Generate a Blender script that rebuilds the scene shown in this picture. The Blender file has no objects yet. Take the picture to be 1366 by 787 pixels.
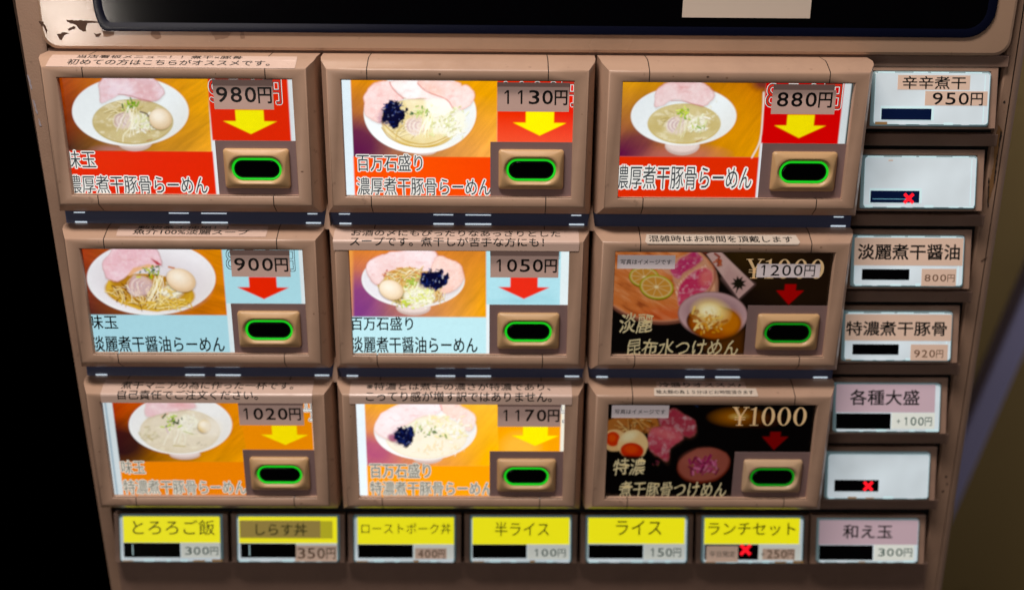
import bpy, bmesh, math, random
import numpy as np
from mathutils import Vector, Matrix

# ------------------------------------------------------------------ camera, world, light, exposure
scene = bpy.context.scene
COL = scene.collection
Z0 = 1.35                                  # height of the menu panel's upper edge above the floor
P, Q = 0.130, 0.08256                      # pitch of the menu buttons

cam_d = bpy.data.cameras.new('camera'); cam = bpy.data.objects.new('camera', cam_d); COL.objects.link(cam)
cam.location = (0.01937, -0.54375, 0.08542 + Z0)
cam.rotation_euler = (1.2082277, -0.0089883, -0.0092876)
cam_d.sensor_width = 36.0; cam_d.lens = 1500 / 1366 * 36
cam_d.clip_start = 0.01; cam_d.clip_end = 60
cam_d.dof.use_dof = True; cam_d.dof.focus_distance = 0.530; cam_d.dof.aperture_fstop = 4.5
scene.camera = cam

world = bpy.data.worlds.new('World'); scene.world = world; world.use_nodes = True
world.node_tree.nodes['Background'].inputs[0].default_value = (0.75, 0.62, 0.6, 1)
world.node_tree.nodes['Background'].inputs[1].default_value = 0.02

def lamp(name, loc, target, size, power, color, size_y=None):
    d = bpy.data.lights.new(name, 'AREA'); d.energy = power; d.color = color
    d.shape = 'RECTANGLE'; d.size = size; d.size_y = size_y or size
    o = bpy.data.objects.new(name, d); COL.objects.link(o); o.location = loc
    o.rotation_euler = (Vector(target) - Vector(loc)).to_track_quat('-Z', 'Y').to_euler(); return o
lamp('ceiling_lamp', (-0.18, -0.36, Z0 + 0.76), (-0.08, 0, Z0 - 0.02), 0.42, 8.5, (1.0, 0.90, 0.83), 0.14)
lamp('room_fill_lamp', (-0.75, -1.6, Z0 + 0.35), (-0.05, 0, Z0 - 0.05), 0.8, 3.2, (1.0, 0.91, 0.87))  # unseen fill light for the front of the panel
lamp('counter_lamp', (-0.790, -1.63, Z0 - 0.183), (-0.18, 0, Z0 + 0.02), 0.09, 0.8, (1.0, 0.90, 0.80))
lamp('wall_fill_lamp', (0.95, 0.02, Z0 + 0.25), (0.50, 0.45, Z0 - 0.30), 0.3, 1.7, (0.94, 0.92, 1.0))  # added unseen lamp that brightens the wall and board at right

vs = scene.view_settings
vs.view_transform = 'Standard'; vs.look = 'None'; vs.exposure = 0; vs.gamma = 1
scene.cycles.use_denoising = True
scene.cycles.max_bounces = 6

# ------------------------------------------------------------------ helpers
def lin(c):
    if isinstance(c, str):
        c = c.lstrip('#'); c = [int(c[i:i + 2], 16) / 255 for i in (0, 2, 4)]
    return tuple((x / 12.92 if x <= 0.04045 else ((x + 0.055) / 1.055) ** 2.4) for x in c)

def mat(name, col, rough=0.5, emit=0.0, ecol=None, spec=0.5, coat=0.0, metallic=0.0):
    m = bpy.data.materials.new(name); m.use_nodes = True
    b = m.node_tree.nodes['Principled BSDF']
    c = (*lin(col), 1)
    b.inputs['Base Color'].default_value = c
    b.inputs['Roughness'].default_value = rough
    b.inputs['Specular IOR Level'].default_value = spec
    b.inputs['Coat Weight'].default_value = coat
    b.inputs['Metallic'].default_value = metallic
    if emit:
        b.inputs['Emission Color'].default_value = (*lin(ecol or col), 1)
        b.inputs['Emission Strength'].default_value = emit
    return m

def grimy(name, col, dark, rough=0.4, amount=0.5, bump=0.08, scale=60):
    """painted plastic with worn specks, smears and a fine orange-peel relief"""
    m = mat(name, col, rough); nt = m.node_tree; b = nt.nodes['Principled BSDF']
    tc = nt.nodes.new('ShaderNodeTexCoord')
    def noise(sc, det, ro=0.6):
        n = nt.nodes.new('ShaderNodeTexNoise'); n.inputs['Scale'].default_value = sc
        n.inputs['Detail'].default_value = det; n.inputs['Roughness'].default_value = ro
        nt.links.new(tc.outputs['Object'], n.inputs['Vector']); return n
    def ramp(src, a, c, lo=0.0, hi=1.0):
        r = nt.nodes.new('ShaderNodeMapRange'); r.inputs['From Min'].default_value = a; r.inputs['From Max'].default_value = c
        r.inputs['To Min'].default_value = lo; r.inputs['To Max'].default_value = hi
        nt.links.new(src, r.inputs['Value']); return r
    n1 = noise(scale, 5); n2 = noise(scale * 7, 3); n3 = noise(scale * 40, 2)
    r1 = ramp(n1.outputs['Fac'], 0.45, 0.75, 0, amount * 0.6)
    r2 = ramp(n2.outputs['Fac'], 0.66, 0.74, 0, amount)
    mx = nt.nodes.new('ShaderNodeMath'); mx.operation = 'MAXIMUM'
    nt.links.new(r1.outputs[0], mx.inputs[0]); nt.links.new(r2.outputs[0], mx.inputs[1])
    mix = nt.nodes.new('ShaderNodeMix'); mix.data_type = 'RGBA'
    mix.inputs['A'].default_value = (*lin(col), 1); mix.inputs['B'].default_value = (*lin(dark), 1)
    nt.links.new(mx.outputs[0], mix.inputs['Factor']); nt.links.new(mix.outputs['Result'], b.inputs['Base Color'])
    rr = ramp(n1.outputs['Fac'], 0.3, 0.7, rough - 0.05, rough + 0.14)
    nt.links.new(rr.outputs[0], b.inputs['Roughness'])
    bp = nt.nodes.new('ShaderNodeBump'); bp.inputs['Strength'].default_value = bump; bp.inputs['Distance'].default_value = 0.0003
    nt.links.new(n3.outputs['Fac'], bp.inputs['Height']); nt.links.new(bp.outputs['Normal'], b.inputs['Normal'])
    return m

def print_mat(name, emit, base=0.14, rough=0.28):
    """back-lit printed sheet: the print is a colour attribute"""
    m = bpy.data.materials.new(name); m.use_nodes = True; nt = m.node_tree; b = nt.nodes['Principled BSDF']
    a = nt.nodes.new('ShaderNodeAttribute'); a.attribute_name = 'print'
    mul = nt.nodes.new('ShaderNodeMix'); mul.data_type = 'RGBA'; mul.blend_type = 'MULTIPLY'; mul.inputs['Factor'].default_value = 1
    nt.links.new(a.outputs['Color'], mul.inputs['A']); mul.inputs['B'].default_value = (base, base, base, 1)
    nt.links.new(mul.outputs['Result'], b.inputs['Base Color'])
    nt.links.new(a.outputs['Color'], b.inputs['Emission Color']); b.inputs['Emission Strength'].default_value = emit
    b.inputs['Roughness'].default_value = rough; b.inputs['Specular IOR Level'].default_value = 0.15
    return m

BEIGE, BEIGE_D = '#c09d85', '#64483a'
M = dict(
    frame=grimy('beige_plastic', BEIGE, BEIGE_D, 0.33, 0.36, 0.06, 24),
    trim=grimy('beige_trim_plastic', '#b8977e', '#5e4433', 0.17, 0.35, 0.05, 22),
    pillar=grimy('worn_beige_paint', '#a68670', '#5c4232', 0.45, 0.5, 0.35, 26),
    plate=grimy('brown_beige_plastic', '#967868', '#4e382e', 0.5, 0.4, 0.1, 40),
    housing=grimy('key_surround_plastic', '#ae8c78', '#5b4135', 0.42, 0.4, 0.08, 45),
    liner=mat('dark_gap', '#1a110d', 0.8),
    black=mat('black_recess_shade', '#050506', 0.7),
    grey_plate=grimy('grey_mauve_plate', '#8b7270', '#5b4a49', 0.45, 0.2, 0.06, 60),
    cap=grimy('tan_button_plastic', '#d0a878', '#8d6a42', 0.38, 0.15, 0.04, 50),
    cap_pale=grimy('pale_tan_button_plastic', '#d2b08c', '#8d6a42', 0.38, 0.15, 0.04, 50),
    lens=mat('black_lens', '#020203', 0.10, spec=0.25),
    print_red=mat('red_print', '#c8281a', 0.5, 0.7, '#d2301c'), print_blue=mat('pale_blue_print', '#b0d4de', 0.5, 0.6, '#b4dde6'),
    print_pale=mat('pale_print', '#c8c4b8', 0.5, 0.7, '#dcd8cc'), print_grey=mat('grey_print', '#9c9888', 0.5, 0.45, '#98958a'),
    ring=mat('green_light_ring', '#0a7a12', 0.35, 0.9, '#18cc20'),
    ring_dim=mat('dim_green_light_ring', '#0a5a12', 0.35, 0.42, '#12b81c'),
    strip=mat('dark_glossy_strip', '#545c7c', 0.22),
    reflection=mat('white_painted_reflection', '#dfe8ee', 0.3, 0.8, '#cfe0ec'),
    ink=mat('black_ink', '#070707', 0.45),
    ink_teal=mat('dark_teal_ink', '#0c1c22', 0.45), ink_slate=mat('slate_ink', '#3a444a', 0.5, 0.35, '#4c565c'),
    worn=mat('worn_paint_patch', '#8e6f59', 0.4),
    ink_green=mat('faded_green_ink', '#33554d', 0.5, 0.25, '#33554d'),
    ink_brown=mat('faded_brown_ink', '#6e4c34', 0.5, 0.15, '#6e4c34'),
    ink_olive=mat('olive_ink_on_yellow', '#3c3c08', 0.5, 0.3, '#3c3c08'),
    ink_white=mat('white_outline_print', '#cfc9c0', 0.5, 0.85, '#dcdcd8'),
    ink_cream=mat('cream_brush_print', '#c9bb95', 0.5, 0.32, '#d8c89c'),
    ink_gold=mat('gold_print', '#c9a877', 0.5, 0.45, '#d9b88a'),
    patch=mat('pinkish_paper_patch', '#b8988c', 0.5, 0.34, '#b8988c'),
    patch_d=mat('pinkish_paper_patch_doubled', '#96786f', 0.5, 0.20, '#96786f'),
    patch_w=mat('white_paper_patch', '#cdbfbf', 0.5, 0.30, '#cdbfbf'),
    tape=grimy('clear_pinkish_label_tape', '#dcbeae', '#a88876', 0.30, 0.15, 0.03, 60),
    tape_w=mat('white_label_tape', '#dcccbc', 0.4),
    key=mat('milky_key_cover', '#8fa4a8', 0.16, 0.22, '#7c9ca4'),
    key_face=mat('milky_key_face', '#b4bcc0', 0.20, 0.48, '#b4c0c6'),
    edge_and_glint=mat('bright_key_edge_and_glint', '#c6e0e4', 0.2, 0.60, '#b4d4da'),
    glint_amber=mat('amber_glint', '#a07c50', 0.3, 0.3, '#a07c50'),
    window=mat('black_display_window', '#020204', 0.12),
    window_b=mat('blue_glare_display_window', '#081434', 0.10, 0.10, '#14306c'),  # blue glare put into the window's own colour and glow
    red=mat('red_led', '#ff1020', 0.4, 1.0, '#ff1828'),
    yellow=mat('yellow_lit_label', '#c8c010', 0.4, 0.80, '#f2ea14'),
    pink=mat('pink_paper_label', '#bca4ae', 0.45, 0.40, '#c4aab4'),
    beige_label=mat('beige_paper_label', '#c9ab98', 0.45, 0.40, '#cdb09c'),
    cream=mat('cream_paper_label', '#c8ccc4', 0.45, 0.6, '#ccd0c8'),
    olive=mat('brown_tape_on_yellow', '#8a7430', 0.45, 0.6, '#a08a44'),
    olive2=mat('old_tape_on_yellow', '#a8a018', 0.45, 0.62, '#c4bc20'),
    display_edge=mat('dark_navy_display_edge', '#070b20', 0.25),  # navy stands in for blue reflected along the bevel
    screen=mat('black_display_glass', '#010103', 0.10),
    chip=grimy('bare_brown_chip', '#5a4030', '#33241b', 0.7, 0.4, 0.2, 90),
    ochre=grimy('ochre_glue_stain', '#8a6238', '#4a3018', 0.7, 0.6, 0.4, 90),
    shell=grimy('cabinet_side_paint', '#7c6353', '#453226', 0.5, 0.3, 0.2, 14),
)

_tb = M['trim'].node_tree.nodes['Principled BSDF']; _tb.inputs['Coat Weight'].default_value = 0.9; _tb.inputs['Coat Roughness'].default_value = 0.14; _tb.inputs['Coat IOR'].default_value = 1.6
_kf = M['key_face'].node_tree; _n = _kf.nodes.new('ShaderNodeTexNoise'); _n.inputs['Scale'].default_value = 38; _n.inputs['Detail'].default_value = 2
_r = _kf.nodes.new('ShaderNodeMapRange'); _r.inputs['From Min'].default_value = .3; _r.inputs['From Max'].default_value = .7; _r.inputs['To Min'].default_value = .60; _r.inputs['To Max'].default_value = .88
_t = _kf.nodes.new('ShaderNodeTexCoord'); _kf.links.new(_t.outputs['Object'], _n.inputs['Vector']); _kf.links.new(_n.outputs['Fac'], _r.inputs['Value'])
_kf.links.new(_r.outputs[0], _kf.nodes['Principled BSDF'].inputs['Emission Strength'])

def pane_mat():
    m = bpy.data.materials.new('clear_acrylic'); m.use_nodes = True; nt = m.node_tree; nt.nodes.remove(nt.nodes['Principled BSDF']); out = nt.nodes['Material Output']
    t = nt.nodes.new('ShaderNodeBsdfTransparent'); g = nt.nodes.new('ShaderNodeBsdfGlossy'); g.inputs['Roughness'].default_value = .06
    f = nt.nodes.new('ShaderNodeFresnel'); f.inputs['IOR'].default_value = 1.45; x = nt.nodes.new('ShaderNodeMixShader')
    nt.links.new(f.outputs[0], x.inputs[0]); nt.links.new(t.outputs[0], x.inputs[1]); nt.links.new(g.outputs[0], x.inputs[2]); nt.links.new(x.outputs[0], out.inputs['Surface']); return m
M['pane'] = pane_mat()

def new_mesh(name, verts, faces, mats, mi=None, smooth=False, parent=None, loc=(0, 0, 0)):
    me = bpy.data.meshes.new(name); me.from_pydata([tuple(v) for v in verts], [], faces)
    for m in (mats if isinstance(mats, (list, tuple)) else [mats]): me.materials.append(m)
    if mi is not None: me.polygons.foreach_set('material_index', mi)
    if smooth: me.polygons.foreach_set('use_smooth', [True] * len(me.polygons))
    me.update()
    o = bpy.data.objects.new(name, me); COL.objects.link(o); o.location = loc
    if parent: o.parent = parent
    return o

class Acc:
    """collects pieces (verts, faces, material) of one object"""
    def __init__(s, f=None): s.v = []; s.f = []; s.m = []; s.mats = []; s.fn = f or (lambda x, y, l: (x, -l, y))
    def add(s, verts, faces, m):
        k = len(s.v); s.v += verts; s.f += [[k + i for i in f] for f in faces]
        if m not in s.mats: s.mats.append(m)
        s.m += [s.mats.index(m)] * len(faces)
    def flat(s, v2, faces, m, lift): s.add([s.fn(x, y, lift) for x, y in v2], faces, m)
    def rect(s, x0, y0, x1, y1, m, lift=0.0, thick=0.0):
        if thick:
            s.flat([(x0, y0), (x1, y0), (x1, y1), (x0, y1)], [[0, 1, 2, 3]], m, lift + thick)
            for a, b in (((x0, y0), (x1, y0)), ((x1, y0), (x1, y1)), ((x1, y1), (x0, y1)), ((x0, y1), (x0, y0))):
                s.add([s.fn(*a, lift), s.fn(*b, lift), s.fn(*b, lift + thick), s.fn(*a, lift + thick)], [[0, 1, 2, 3]], m)
        else: s.flat([(x0, y0), (x1, y0), (x1, y1), (x0, y1)], [[0, 1, 2, 3]], m, lift)
    def text(s, body, x0, y0, x1, y1, m, lift, bold=0.0, shear=0.0, cuts=(), rough=0.0):
        v, f = glyphs(body, 0.0, shear, rough)
        if bold < 0: v, f = glyphs(body, bold, shear, rough)
        em = (y1 - y0) / np.ptp(v[:, 1]); bw = max(bold, 0) * em           # stroke weight: shifted copies, each a hair higher
        v = v.copy(); v[:, 0] = x0 + (v[:, 0] - v[:, 0].min()) / np.ptp(v[:, 0]) * (x1 - x0)
        v[:, 1] = y0 + (v[:, 1] - v[:, 1].min()) / np.ptp(v[:, 1]) * (y1 - y0)
        if len(cuts):
            bm = bmesh.new(); bv = [bm.verts.new((a, b, 0)) for a, b in v]
            for q in f:
                try: bm.faces.new([bv[i] for i in q])
                except ValueError: pass
            for c in cuts:
                bmesh.ops.bisect_plane(bm, geom=bm.verts[:] + bm.edges[:] + bm.faces[:], plane_co=(0, c, 0), plane_no=(0, 1, 0))
            bm.verts.index_update(); v = np.array([(w.co.x, w.co.y) for w in bm.verts]); f = [[w.index for w in q.verts] for q in bm.faces]
            bm.free()
        n = 0 if bw == 0 else (4 if bold < .03 else 8)
        s.flat([tuple(a) for a in v], f, m, lift)
        for q in range(n):
            t = 2 * math.pi * (q + .5) / n; s.flat([(a + bw * math.cos(t), b + bw * math.sin(t)) for a, b in v], f, m, lift - (q + 1) * (.001 if lift > .01 else 1e-6))
    def build(s, name, parent=None, loc=(0, 0, 0), smooth=False):
        return new_mesh(name, s.v, s.f, s.mats, s.m, smooth, parent, loc)

def _cells(s, body, x0, y0, x1, y1, m, lift, bold=0.0):
    """wide evenly spaced figures and the yen character"""
    p = (x1 - x0) / len(body)
    for i, ch in enumerate(body):
        if ch == '1':
            w_ = p * .135; xs_ = x0 + p * (i + .56); hh = y1 - y0
            s.flat([(xs_ - w_ / 2, y0 + hh * .02), (xs_ + w_ / 2, y0 + hh * .02), (xs_ + w_ / 2, y0 + hh * .98), (xs_ - w_ / 2, y0 + hh * .98), (xs_ - p * .27, y0 + hh * .80), (xs_ - p * .27, y0 + hh * .70), (xs_ - w_ / 2, y0 + hh * .82)], [[0, 1, 2, 3], [3, 4, 5, 6]], m, lift); continue
        k = {'円': .92, '+': .45}.get(ch, .76); h = .96 if ch == '円' else (.5 if ch == '+' else 1.0)
        a = x0 + p * i + p * (1 - k) / 2; d = (y1 - y0)
        s.text(ch, a, y0 + d * (.25 if ch == '+' else (-.03 if ch == '円' else 0.02)), a + p * k, y0 + d * ((.25 + h) if ch == '+' else .98), m, lift + i * 1e-4, bold * (1 if ch == '円' else .62))
Acc.cells = _cells
_gl = {}
def glyphs(body, bold, shear, rough):
    k = (body, bold, shear, rough)
    if k in _gl: return _gl[k]
    c = bpy.data.curves.new('lettering', 'FONT'); c.body = body; c.resolution_u = 3; c.offset = bold; c.shear = shear
    o = bpy.data.objects.new('lettering', c); COL.objects.link(o)
    bpy.context.view_layer.update(); dg = bpy.context.evaluated_depsgraph_get()
    me = bpy.data.meshes.new_from_object(o.evaluated_get(dg))
    v = np.array([(w.co.x, w.co.y) for w in me.vertices]); f = [list(p.vertices) for p in me.polygons]
    bpy.data.objects.remove(o); bpy.data.curves.remove(c); bpy.data.meshes.remove(me)
    if rough:                                    # brush lettering: strokes swell and lean
        x, y = v[:, 0].copy(), v[:, 1].copy()
        v[:, 0] = x + rough * (np.sin(y * 9 + x * 3) + 0.6 * np.sin(x * 23 + y * 17)); v[:, 1] = y + rough * (np.sin(x * 11 + 1) + 0.5 * np.sin(x * 31 + y * 13)) + 0.10 * (x % 1.0 - .5)
    _gl[k] = (v, f); return v, f

def rrect(w, h, r, n=7, m=4, cx=0.0, cy=0.0):
    """rounded rectangle outline; matching point counts for any w, h, r"""
    out = []
    cs = [(w / 2 - r, h / 2 - r, 0), (-w / 2 + r, h / 2 - r, 90), (-w / 2 + r, -h / 2 + r, 180), (w / 2 - r, -h / 2 + r, 270)]
    for i, (x, y, a) in enumerate(cs):
        for k in range(n):
            t = math.radians(a + 90 * k / (n - 1)); out.append((cx + x + r * math.cos(t), cy + y + r * math.sin(t)))
        x2, y2, a2 = cs[(i + 1) % 4]; t = math.radians(a2)
        p, q = out[-1], (cx + x2 + r * math.cos(t), cy + y2 + r * math.sin(t))
        for k in range(1, m): out.append((p[0] + (q[0] - p[0]) * k / m, p[1] + (q[1] - p[1]) * k / m))
    return out

def loft(acc, rings, m, cap_last=True, cap_first=False):
    """rings: [(outline, lift)] of equal length, built through acc.fn"""
    n = len(rings[0][0]); v = []; f = []
    for o, l in rings: v += [acc.fn(x, y, l) for x, y in o]
    for k in range(len(rings) - 1):
        for i in range(n):
            j = (i + 1) % n; f.append([k * n + i, k * n + j, (k + 1) * n + j, (k + 1) * n + i])
    if cap_last: f.append([(len(rings) - 1) * n + i for i in range(n)])
    if cap_first: f.append([n - 1 - i for i in range(n)])
    acc.add(v, f, m)

def smooth_by_angle(o, ang=35):
    me = o.data; me.polygons.foreach_set('use_smooth', [len(p.vertices) <= 4 for p in me.polygons])
    bm = bmesh.new(); bm.from_mesh(me)
    for e in bm.edges:
        if len(e.link_faces) == 2 and (e.calc_face_angle(0) > math.radians(ang) or max(len(q.verts) for q in e.link_faces) > 4): e.smooth = False
    bm.to_mesh(me); bm.free()

def box(acc, x0, x1, z0, z1, h0, h1, m, bev=0.0):
    """box in panel space: x, height z, and h towards the viewer, with bevelled front edges"""
    b = bev
    loft(acc, [([(x1, z1), (x0, z1), (x0, z0), (x1, z0)], h0),
               ([(x1, z1), (x0, z1), (x0, z0), (x1, z0)], h1 - b)] +
         ([([(x1 - b * .3, z1 - b * .3), (x0 + b * .3, z1 - b * .3), (x0 + b * .3, z0 + b * .3), (x1 - b * .3, z0 + b * .3)], h1 - b * .3),
           ([(x1 - b, z1 - b), (x0 + b, z1 - b), (x0 + b, z0 + b), (x1 - b, z0 + b)], h1)] if b else
          [([(x1, z1), (x0, z1), (x0, z0), (x1, z0)], h1)]), m, True, True)

def rgbnoise(seed): return np.random.RandomState(seed)
def vnoise(x, y, s, seed):
    g = np.random.RandomState(seed).rand(64, 64); u = x / s; w = y / s
    i = np.floor(u).astype(int); j = np.floor(w).astype(int); a = u - i; b = w - j
    a = a * a * (3 - 2 * a); b = b * b * (3 - 2 * b); G = lambda p, q: g[p % 64, q % 64]
    return (G(i, j) * (1 - a) + G(i + 1, j) * a) * (1 - b) + (G(i, j + 1) * (1 - a) + G(i + 1, j + 1) * a) * b
def fbm(x, y, s, seed, o=4):
    t = 0; w = 0
    for k in range(o): t = t + vnoise(x, y, s / 2 ** k, seed + k) / 2 ** k; w += 1 / 2 ** k
    return t / w
def homog(src, dst):
    A = []
    for (x, y), (u, v) in zip(src, dst):
        A += [[x, y, 1, 0, 0, 0, -u * x, -u * y, -u], [0, 0, 0, x, y, 1, -v * x, -v * y, -v]]
    return np.linalg.svd(np.array(A, float))[2][-1].reshape(3, 3)

CW, CH = 107.6, 55.1                                       # printed sheet behind the opening, mm
class Print:
    """paints the print of one menu sheet on a fine grid (mm), later a colour attribute"""
    def __init__(s, res=0.3):
        s.xs = np.arange(-1.5, CW + 1.5 + res, res); s.ys = np.arange(-2.5, CH + 1.5 + res, res)
        s.X, s.Y = np.meshgrid(s.xs, s.ys); s.img = np.ones(s.X.shape + (3,)) * np.array(lin('#e6ecee'))
        s.zx, s.zy = s.X, s.Y
    def frame(s, src, dst):                                # drawing coordinates of a picture -> mm
        H = homog(dst, src); d = H[2, 0] * s.X + H[2, 1] * s.Y + H[2, 2]
        s.zx = (H[0, 0] * s.X + H[0, 1] * s.Y + H[0, 2]) / d; s.zy = (H[1, 0] * s.X + H[1, 1] * s.Y + H[1, 2]) / d
    def over(s, col, a):
        c = col if isinstance(col, np.ndarray) else np.array(lin(col)); s.img = s.img * (1 - a[..., None]) + c * a[..., None]
    def rect(s, x0, y0, x1, y1, col, soft=0.25):
        g = lambda t: np.clip(t / soft + 0.5, 0, 1); s.over(col, g(s.X - x0) * g(x1 - s.X) * g(s.Y - y0) * g(y1 - s.Y))
    def ell(s, cx, cy, rx, ry, ang=0, soft=8, wob=0, seed=0, pw=2):
        c, n = math.cos(math.radians(ang)), math.sin(math.radians(ang)); dx, dy = s.zx - cx, s.zy - cy
        u, w = (dx * c + dy * n) / rx, (-dx * n + dy * c) / ry
        r = (np.abs(u) ** pw + np.abs(w) ** pw) ** (1 / pw)
        if wob: r = r + wob * (fbm(s.zx, s.zy, 60, seed) - .5)
        return np.clip((1 - r) * min(rx, ry) / soft + 0.5, 0, 1)
    def poly(s, pts, soft=6, wob=0, seed=0, sc=50):
        x, y = s.zx, s.zy
        if wob: x = x + wob * (fbm(x, y, sc, seed) - .5); y = y + wob * (fbm(x, y, sc, seed + 9) - .5)
        d = np.full(x.shape, 1e9); ins = np.zeros(x.shape, bool); n = len(pts)
        for i in range(n):
            ax, ay = pts[i]; bx, by = pts[(i + 1) % n]; ex, ey = bx - ax, by - ay
            t = np.clip(((x - ax) * ex + (y - ay) * ey) / (ex * ex + ey * ey + 1e-9), 0, 1)
            d = np.minimum(d, np.hypot(x - ax - t * ex, y - ay - t * ey))
            if ay != by: ins ^= ((ay > y) != (by > y)) & (x < (bx - ax) * (y - ay) / (by - ay) + ax)
        return np.clip(np.where(ins, d, -d) / soft + 0.5, 0, 1)
    def line(s, pts, w, col, a=1.0, soft=5, curve=True):
        p = np.array(pts, float)
        if curve and len(p) > 2:
            q = np.vstack([2 * p[0] - p[1], p, 2 * p[-1] - p[-2]]); o = []
            for i in range(1, len(q) - 2):
                for t in np.linspace(0, 1, 5)[:-1]:
                    o.append(.5 * (2 * q[i] + (q[i + 1] - q[i - 1]) * t + (2 * q[i - 1] - 5 * q[i] + 4 * q[i + 1] - q[i + 2]) * t * t + (3 * q[i] - q[i - 1] - 3 * q[i + 1] + q[i + 2]) * t ** 3))
            p = np.array(o + [p[-1]])
        lo, hi = p.min(0) - w - soft, p.max(0) + w + soft
        k = (s.zx > lo[0]) & (s.zx < hi[0]) & (s.zy > lo[1]) & (s.zy < hi[1])
        if not k.any(): return
        x, y = s.zx[k], s.zy[k]; d = np.full(x.shape, 1e9)
        for (ax, ay), (bx, by) in zip(p[:-1], p[1:]):
            ex, ey = bx - ax, by - ay; t = np.clip(((x - ax) * ex + (y - ay) * ey) / (ex * ex + ey * ey + 1e-9), 0, 1)
            d = np.minimum(d, np.hypot(x - ax - t * ex, y - ay - t * ey))
        m = (np.clip((w / 2 - d) / soft + 0.5, 0, 1) * a)[:, None]
        s.img[k] = s.img[k] * (1 - m) + np.array(lin(col)) * m
    def blobs(s, n, cx, cy, sx, sy, r0, r1, cols, seed, a=0.9, lim=None):
        R = random.Random(seed)
        for _ in range(n):
            x, y = R.gauss(cx, sx), R.gauss(cy, sy)
            if abs(x - cx) > 2 * sx or abs(y - cy) > 2 * sy: continue
            r = R.uniform(r0, r1); t = R.uniform(0, 3.14); l = r * R.uniform(.3, 1.6)
            s.line([(x - l * math.cos(t) + 3, y - l * math.sin(t) + 6), (x + l * math.cos(t) + 3, y + l * math.sin(t) + 6)], r, '#7a6a3c', a * .30, 6, False)
            s.line([(x - l * math.cos(t), y - l * math.sin(t)), (x + l * math.cos(t), y + l * math.sin(t))], r, R.choice(cols), a, 4, False)
    def wood(s, m, tl, tr, bl, br, ang=30, amp=0.35, seed=1, W=1300, H=660):
        u = np.clip(s.zx / W, 0, 1)[..., None]; w = np.clip(s.zy / H, 0, 1)[..., None]
        L = lambda c: np.array(lin(c)); c = (L(tl) * (1 - u) + L(tr) * u) * (1 - w) + (L(bl) * (1 - u) + L(br) * u) * w
        t = math.radians(ang); a = s.zx * math.cos(t) - s.zy * math.sin(t); b = s.zx * math.sin(t) + s.zy * math.cos(t)
        n = fbm(a, b * 6, 340, seed) * .6 + fbm(a, b * 9, 130, seed + 5) * .4
        s.over(c * (1 + amp * 2 * (n - .5))[..., None], m)
    def mesh(s, name, parent, m, loc):
        b = s.img; b = (b + np.roll(b, 1, 0) + np.roll(b, -1, 0) + np.roll(b, 1, 1) + np.roll(b, -1, 1)) / 5     # soft like an inkjet print
        l = b.mean(-1, keepdims=True); b = l + (b - l) * 1.10; b = np.clip(b, 0, 1) ** 1.05
        s.img = b * (1 + .05 * (fbm(s.X, s.Y, 1.4, 77, 2) - .5))[..., None] * (1.02 - .10 * (fbm(s.X, s.Y, 40, 78, 2)))[..., None]
        nx, ny = len(s.xs), len(s.ys); me = bpy.data.meshes.new(name)
        co = np.zeros((nx * ny, 3), np.float32); co[:, 0] = s.X.ravel() / 1000; co[:, 2] = s.Y.ravel() / 1000
        me.vertices.add(nx * ny); me.vertices.foreach_set('co', co.ravel())
        i = (np.arange(ny - 1)[:, None] * nx + np.arange(nx - 1)[None]).ravel()
        q = np.stack([i, i + 1, i + nx + 1, i + nx], 1).astype(np.int32)
        me.loops.add(q.size); me.loops.foreach_set('vertex_index', q.ravel())
        me.polygons.add(len(q)); me.polygons.foreach_set('loop_start', np.arange(0, q.size, 4, dtype=np.int32))
        me.update(calc_edges=True)
        at = me.color_attributes.new('print', 'FLOAT_COLOR', 'POINT'); c = np.ones((nx * ny, 4), np.float32)
        c[:, :3] = np.clip(s.img, 0, 1).reshape(-1, 3); at.data.foreach_set('color', c.ravel())
        me.materials.append(m); o = bpy.data.objects.new(name, me); COL.objects.link(o); o.parent = parent; o.location = loc
        return o

# ------------------------------------------------------------------ setting behind the machine
def tag(o, **k):
    for a, b in k.items(): o[a] = b
    return o
olive = grimy('olive_brown_wall_paint', '#a08650', '#584622', 0.8, 0.5, 0.3, 3)
nightm = mat('unlit_black_surface', '#000000', 1.0, spec=0.0)
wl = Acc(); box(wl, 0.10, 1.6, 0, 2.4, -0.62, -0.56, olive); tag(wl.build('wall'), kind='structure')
wd = Acc(); box(wd, -1.8, 0.10, 0, 2.4, -0.66, -0.60, nightm); tag(wd.build('unlit_wall'), kind='structure')  # black colour stands for the unlit side at left
# slanting blue-grey board
bd = Acc()
grey = grimy('blue_grey_board_paint', '#b0acd0', '#8886a8', 0.6, 0.3, 0.2, 8)
box(bd, -0.0125, 0.0125, -0.9, 0.9, 0, 0.02, grey, 0.003)
b_ = bd.build('leaning_board', loc=(0.490, 0.43, Z0 - 0.36)); b_.rotation_euler = (0, math.radians(13), 0)
tag(b_, label='blurred blue-grey board slanting past the right edge of the ticket machine', category='board')

# ------------------------------------------------------------------ the machine: cabinet
root = bpy.data.objects.new('ticket_machine', None); COL.objects.link(root); root.location = (0.03, 0.13, 0)
tag(root, label='worn beige ramen ticket machine with nine picture menu buttons and thirteen small lit keys', category='ticket machine')
OFF = (-0.03, -0.13, Z0)                                    # panel space -> the machine's own space

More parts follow.
